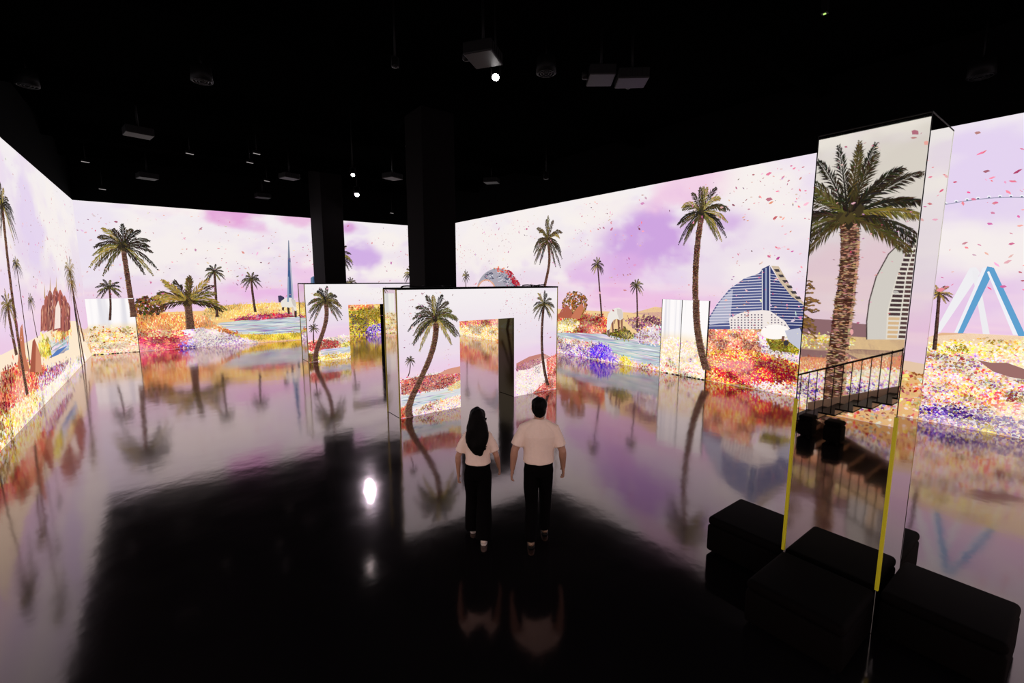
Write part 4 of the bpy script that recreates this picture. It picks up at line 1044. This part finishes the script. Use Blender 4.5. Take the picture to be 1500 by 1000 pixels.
# ---------------------------------------------------------------- people
def solid(name, bm, voxel, mat, parent=None, smooth=4, wrinkle=0.0, wscale=9.0):
    bmesh.ops.recalc_face_normals(bm, faces=bm.faces[:])
    me = bpy.data.meshes.new('tmp'); bm.to_mesh(me); bm.free()
    o = bpy.data.objects.new('tmp', me); COL.objects.link(o)
    r = o.modifiers.new('r', 'REMESH'); r.mode = 'VOXEL'; r.voxel_size = voxel
    s = o.modifiers.new('s', 'SMOOTH'); s.iterations = smooth; s.factor = .5
    dg = bpy.context.evaluated_depsgraph_get(); dg.update()
    new = bpy.data.meshes.new_from_object(o.evaluated_get(dg))
    bpy.data.objects.remove(o); bpy.data.meshes.remove(me)
    new.name = name; new.materials.clear()
    if wrinkle:
        for v in new.vertices:
            q = v.co
            v.co = q + v.normal * wrinkle * mnoise.noise(Vector((q.x * wscale, q.y * wscale, q.z * wscale * .45)))
    for p in new.polygons: p.use_smooth = True
    return put(name, new, mat, parent)
M_SKIN = mat_pbr('skin', (0.46, 0.25, 0.17), 0.5, noise_amt=.08, noise_scale=12)
M_SHIRT = mat_pbr('cream_cotton', (0.94, 0.76, 0.65), 0.85, noise_amt=.06, noise_scale=30, bump=.2, bump_scale=180)
M_TROUSER = mat_pbr('black_cloth', (0.0022, 0.0018, 0.0022), 0.9, bump=.2, bump_scale=160, spec=.04)
M_HAIR = mat_pbr('black_hair', (0.0022, 0.0018, 0.0018), 0.6, bump=.4, bump_scale=90, spec=.08)
M_SHOE = mat_pbr('white_leather', (0.78, 0.68, 0.58), 0.5)
M_SHOE2 = mat_pbr('tan_leather', (0.20, 0.13, 0.08), 0.5)
M_SOLE = mat_pbr('rubber_sole', (0.5, 0.46, 0.42), 0.7)
M_EYE = mat_pbr('eye', (0.75, 0.73, 0.70), 0.2)
M_LIP = mat_pbr('lips', (0.40, 0.14, 0.12), 0.5)

def ball(bm, c, rx, ry, rz, n=9, seg=14):
    pts, rad = [], []
    for i in range(n + 1):
        a = -math.pi / 2 + math.pi * i / n
        pts.append((c[0], c[1], c[2] + rz * math.sin(a))); k = max(.04, math.cos(a)); rad.append((rx * k, ry * k))
    bm_tube(bm, pts, rad, seg, flat=(1, 0, 0))

def hand(bm, wrist, d, side, k):
    """palm, four fingers and a thumb hanging from the wrist along d; thumb forward (+y)"""
    wv = Vector(wrist); d = Vector(d).normalized(); f = Vector((0, 1, 0)); f = (f - d * f.dot(d)).normalized()
    nrm = Vector((-side, 0, 0)); nrm = (nrm - d * nrm.dot(d) - f * nrm.dot(f)).normalized()     # towards the thigh
    bm_tube(bm, [wv - d * .02, wv + d * .02 * k, wv + d * .06 * k, wv + d * .095 * k], [(.026 * k, .021 * k), (.032 * k, .019 * k), (.041 * k, .016 * k), (.040 * k, .013 * k)], 12, flat=f)
    for i, (u, L) in enumerate(((.031, .072), (.0105, .082), (-.0105, .076), (-.031, .060))):
        b0 = wv + d * .085 * k + f * u * k
        curl = .45 + .12 * i
        p1 = b0 + d * L * .42 * k
        d2 = (d * math.cos(curl) + nrm * math.sin(curl)); p2 = p1 + d2 * L * .32 * k
        d3 = (d * math.cos(curl * 1.9) + nrm * math.sin(curl * 1.9)); p3 = p2 + d3 * L * .28 * k
        bm_tube(bm, [b0, p1, p2, p3], [.0095 * k, .009 * k, .0083 * k, .0062 * k], 8)
    b0 = wv + d * .03 * k + f * .026 * k
    p1 = b0 + (d * .6 + f * .75 + nrm * .15).normalized() * .038 * k
    p2 = p1 + (d * .9 + f * .3 + nrm * .3).normalized() * .028 * k
    p3 = p2 + (d * 1 + f * .05 + nrm * .35).normalized() * .022 * k
    bm_tube(bm, [b0, p1, p2, p3], [.0125 * k, .0115 * k, .010 * k, .007 * k], 8)

def person(loc, heading, k, female, label, feet, arms, shoe):
    """k scales a 1.70 m figure; local +Y is the walking direction. feet: (x, y, lift, toe_pitch) left/right; arms: elbow and wrist points"""
    bm = bmesh.new()
    sw = .165 if female else .205         # shoulder half width
    hw = .150 if female else .155
    T = [(.80, .0, hw * .80, .095), (.88, .0, hw, .112), (.96, .0, hw * .93, .105), (1.06, .005, .118 if female else .145, .088), (1.18, .01, .135 if female else .162, .100), (1.28, .005, sw * .93, .105), (1.335, 0, sw * .92, .090), (1.375, 0, sw * .74, .078), (1.41, -.004, sw * .50, .064), (1.455, -.004, .058, .056)]
    bm_tube(bm, [(0, y * k, z * k) for z, y, _, _ in T], [(a * k, b * k) for _, _, a, b in T], 20, flat=(1, 0, 0))
    nr = .046 if female else .056
    bm_tube(bm, [(0, -.005 * k, 1.41 * k), (0, .0, 1.47 * k), (0, .008 * k, 1.54 * k)], [(nr * 1.15 * k, nr * 1.15 * k), (nr * k, nr * k), (nr * k, nr * k)], 14, flat=(1, 0, 0))
    for s in (-1, 1):
        bm_tube(bm, [(s * .03 * k, -.004 * k, 1.43 * k), (s * sw * .55 * k, -.004 * k, 1.385 * k), (s * (sw - .03) * k, 0, 1.335 * k)], [.036 * k, .042 * k, .046 * k], 12)
    # head
    Hd = [(1.475, .045, .030, .036), (1.50, .035, .052, .066), (1.54, .022, .066, .086), (1.58, .015, .073, .094), (1.62, .010, .075, .098), (1.655, .005, .069, .090), (1.685, .0, .050, .066), (1.70, 0, .018, .024)]
    bm_tube(bm, [(0, y * k, z * k) for z, y, _, _ in Hd], [(a * k, b * k) for _, _, a, b in Hd], 18, flat=(1, 0, 0))
    bm_tube(bm, [(0, .098 * k, 1.60 * k), (0, .118 * k, 1.565 * k), (0, .112 * k, 1.55 * k), (0, .09 * k, 1.545 * k)], [.008 * k, .012 * k, .014 * k, .010 * k], 8, flat=(1, 0, 0))
    for s in (-1, 1):
        bm_tube(bm, [(s * .068 * k, .0, 1.545 * k), (s * .080 * k, -.006 * k, 1.575 * k), (s * .078 * k, -.008 * k, 1.60 * k)], [(.007 * k, .012 * k), (.009 * k, .019 * k), (.007 * k, .014 * k)], 8, flat=(1, 0, 0))
    # limbs
    ar = .043 if female else .053
    for s, (el, wr_) in zip((-1, 1), arms):
        sh = Vector((s * (sw - .016) * k, 0, 1.312 * k)); el = Vector(el) * k; wr_ = Vector(wr_) * k
        bm_tube(bm, [sh + Vector((-s * .05 * k, 0, .0)), sh, sh.lerp(el, .3), sh.lerp(el, .75), el, el.lerp(wr_, .25), el.lerp(wr_, .7), wr_],
                [ar * .9 * k, ar * 1.12 * k, ar * 1.05 * k, ar * .88 * k, ar * .80 * k, ar * .84 * k, ar * .64 * k, ar * .52 * k], 12)
        hand(bm, wr_, wr_ - el, s, k * (.93 if female else 1.05))
    legs = []
    for s, (fx, fy, lift, pitch) in zip((-1, 1), feet):
        hip = Vector((s * .082 * k, 0, .86 * k)); an = Vector((fx * k, (fy - .02) * k, (.085 + lift) * k))
        kn = hip.lerp(an, .49) + Vector((0, .045 * k, 0)); legs.append((hip, kn, an))
        bm_tube(bm, [hip + Vector((0, 0, .06 * k)), hip, hip.lerp(kn, .5), kn, kn.lerp(an, .35), kn.lerp(an, .8), an], [.07 * k, .086 * k, .072 * k, .054 * k, .056 * k, .038 * k, .036 * k], 14)
        dy = Vector((0, math.cos(pitch), math.sin(pitch)))
        bm_tube(bm, [an + Vector((0, -.045 * k, -.045 * k)), an + Vector((0, 0, -.04 * k)), an + dy * .09 * k + Vector((0, 0, -.052 * k)), an + dy * .15 * k + Vector((0, 0, -.062 * k))], [(.028 * k, .026 * k), (.034 * k, .036 * k), (.040 * k, .022 * k), (.03 * k, .014 * k)], 12, flat=(1, 0, 0))
    body = solid('person', bm, .0052, M_SKIN, None, 3)
    body.location = loc; body.rotation_euler = (0, 0, -heading)
    tag(body, label, 'person', 'walkers before the near portal')
    # eyes and mouth
    for s in (-1, 1):
        b2 = bmesh.new(); ball(b2, (s * .030 * k, .093 * k, 1.59 * k), .012 * k, .010 * k, .008 * k, 6, 10); bm_obj('eye', b2, M_EYE, body, True)
    b2 = bmesh.new(); ball(b2, (0, .090 * k, 1.522 * k), .022 * k, .012 * k, .006 * k, 6, 10); bm_obj('mouth', b2, M_LIP, body, True)
    # shirt
    b2 = bmesh.new(); e = .020
    hem = 1.00 if female else .955
    TS = [(hem, .0, (hw * .96 if female else hw * 1.02) + e, .112 + e), (1.06, .0, (.135 if female else .155) + e, .105 + e), (1.18, .005, (.142 if female else .168) + e, .108 + e), (1.28, .0, sw * .95 + e, .108 + e), (1.335, -.002, sw * .93 + e * .7, .092 + e), (1.38, -.004, sw * .72 + e * .6, .078 + e * .8), (1.415, -.004, sw * .50 + e * .6, .066 + e * .6), (1.448, -.004, nr + .024, nr + .022), (1.462, -.002, nr + .014, nr + .012)]
    bm_tube(b2, [(0, y * k, z * k) for z, y, _, _ in TS], [(a * k, b * k) for _, _, a, b in TS], 24, flat=(1, 0, 0))
    for s in (-1, 1):
        bm_tube(b2, [(s * .04 * k, -.004 * k, 1.418 * k), (s * sw * .55 * k, -.004 * k, 1.383 * k), (s * (sw - .02) * k, 0, 1.325 * k)], [.050 * k, .056 * k, (ar + .016) * k], 14)
    for s, (el, wr_) in zip((-1, 1), arms):
        sh = Vector((s * (sw - .016) * k, 0, 1.312 * k)); el = Vector(el) * k
        bm_tube(b2, [sh + Vector((-s * .07 * k, 0, .0)), sh + Vector((0, 0, -.004 * k)), sh.lerp(el, .3), sh.lerp(el, .68), sh.lerp(el, .74)], [ar * .9 * k, (ar + e * .7) * 1.0 * k, (ar + e * .85) * 1.0 * k, (ar + e) * 1.0 * k, (ar + e) * .98 * k], 14)
    solid('shirt', b2, .009, M_SHIRT, body, 3, .010 * k, 11)
    # trousers
    b2 = bmesh.new()
    ww = (hw * .80 + .012) if female else (.145 + .014)
    TT = [((1.055 if female else 1.0), .0, (.128 if female else .150) + .008, .098), (.98, 0, hw * .98 + .010, .112 + .006), (.88, 0, hw + .014, .118 + .008), (.80, 0, hw * .98 + .01, .112)]
    bm_tube(b2, [(0, y * k, z * k) for z, y, _, _ in TT], [(a * k, b * k) for _, _, a, b in TT], 24, flat=(1, 0, 0))
    for hip, kn, an in legs:
        lowr = (.112, .125) if female else (.066, .082)
        low = kn.lerp(an, 1.06 if female else 1.04)
        bm_tube(b2, [hip + Vector((0, 0, .07 * k)), hip, hip.lerp(kn, .5), kn, kn.lerp(low, .5), low], [(.080 * k, .10 * k), (.094 * k, .112 * k), ((.092 if female else .084) * k, .100 * k), ((.090 if female else .072) * k, (.098 if female else .084) * k), ((.104 if female else .068) * k, (.114 if female else .082) * k), (lowr[0] * k, lowr[1] * k)], 16, flat=(1, 0, 0))
    solid('trousers', b2, .010, M_TROUSER, body, 3, .012 * k, 8)
    # shoes
    for (hip, kn, an), (fx, fy, lift, pitch) in zip(legs, feet):
        b2 = bmesh.new(); dy = Vector((0, math.cos(pitch), math.sin(pitch)))
        bm_tube(b2, [an + Vector((0, -.068 * k, -.045 * k)), an + Vector((0, -.05 * k, -.03 * k)), an + Vector((0, .0, -.030 * k)), an + dy * .09 * k + Vector((0, 0, -.046 * k)), an + dy * .16 * k + Vector((0, 0, -.056 * k)), an + dy * .185 * k + Vector((0, 0, -.062 * k))],
                [(.022 * k, .022 * k), (.036 * k, .042 * k), (.042 * k, .050 * k), (.046 * k, .034 * k), (.038 * k, .024 * k), (.014 * k, .012 * k)], 14, flat=(1, 0, 0))
        so = solid('shoe', b2, .006, shoe, body, 2)
        b2 = bmesh.new()
        bm_tube(b2, [an + Vector((0, -.07 * k, -.076 * k)), an + Vector((0, -.03 * k, -.076 * k)), an + dy * .09 * k + Vector((0, 0, -.078 * k)), an + dy * .185 * k + Vector((0, 0, -.078 * k))], [(.026 * k, .009 * k), (.040 * k, .010 * k), (.047 * k, .010 * k), (.02 * k, .008 * k)], 14, flat=(1, 0, 0))
        bm_obj('sole', b2, M_SOLE if female else M_STEEL, so, True)
    # hair
    b2 = bmesh.new()
    if female:
        ball(b2, (0, -.012 * k, 1.622 * k), .092 * k, .112 * k, .094 * k, 12, 18)
        bm_tube(b2, [(0, -.045 * k, 1.66 * k), (0, -.07 * k, 1.58 * k), (0, -.085 * k, 1.48 * k), (.0, -.105 * k, 1.38 * k), (.005 * k, -.125 * k, 1.28 * k), (.012 * k, -.13 * k, 1.20 * k), (.02 * k, -.125 * k, 1.14 * k)],
                [(.07 * k, .05 * k), (.102 * k, .07 * k), (.122 * k, .068 * k), (.136 * k, .056 * k), (.122 * k, .044 * k), (.088 * k, .034 * k), (.04 * k, .016 * k)], 18, flat=(1, 0, 0))
        for s in (-1, 1):
            bm_tube(b2, [(s * .07 * k, .0, 1.62 * k), (s * .092 * k, -.02 * k, 1.52 * k), (s * .115 * k, -.05 * k, 1.40 * k), (s * .105 * k, -.08 * k, 1.30 * k), (s * .07 * k, -.10 * k, 1.22 * k)], [.03 * k, .032 * k, .034 * k, .03 * k, .012 * k], 10)
        solid('hair', b2, .009, M_HAIR, body, 2, .026 * k, 15)
    else:
        ball(b2, (0, -.014 * k, 1.632 * k), .090 * k, .108 * k, .086 * k, 12, 18)
        ball(b2, (0, -.048 * k, 1.575 * k), .076 * k, .062 * k, .088 * k, 10, 16)
        solid('hair', b2, .008, M_HAIR, body, 2, .012 * k, 26)
    return body
wf = at_height(701, 786, 0); mf = at_height(788, 789, 0)
person((wf[0], wf[1], 0.0), math.radians(36), 1.66 / 1.70, True, 'woman with long black hair, cream tee and wide black trousers, walking away',
       ((-.075, .16, .0, .0), (.075, -.12, .0, .0)), (((-.245, -.01, 1.09), (-.250, .05, .83)), ((.235, -.03, 1.10), (.265, .10, .89))), M_SHOE)
person((mf[0], mf[1], 0.0), math.radians(38), 1.80 / 1.70, False, 'man with short black hair, cream tee and straight black trousers, walking away',
       ((-.085, -.12, .0, .0), (.085, .16, .0, .0)), (((-.275, -.04, 1.10), (-.300, .0, .86)), ((.270, -.02, 1.09), (.290, .08, .85))), M_SHOE2)
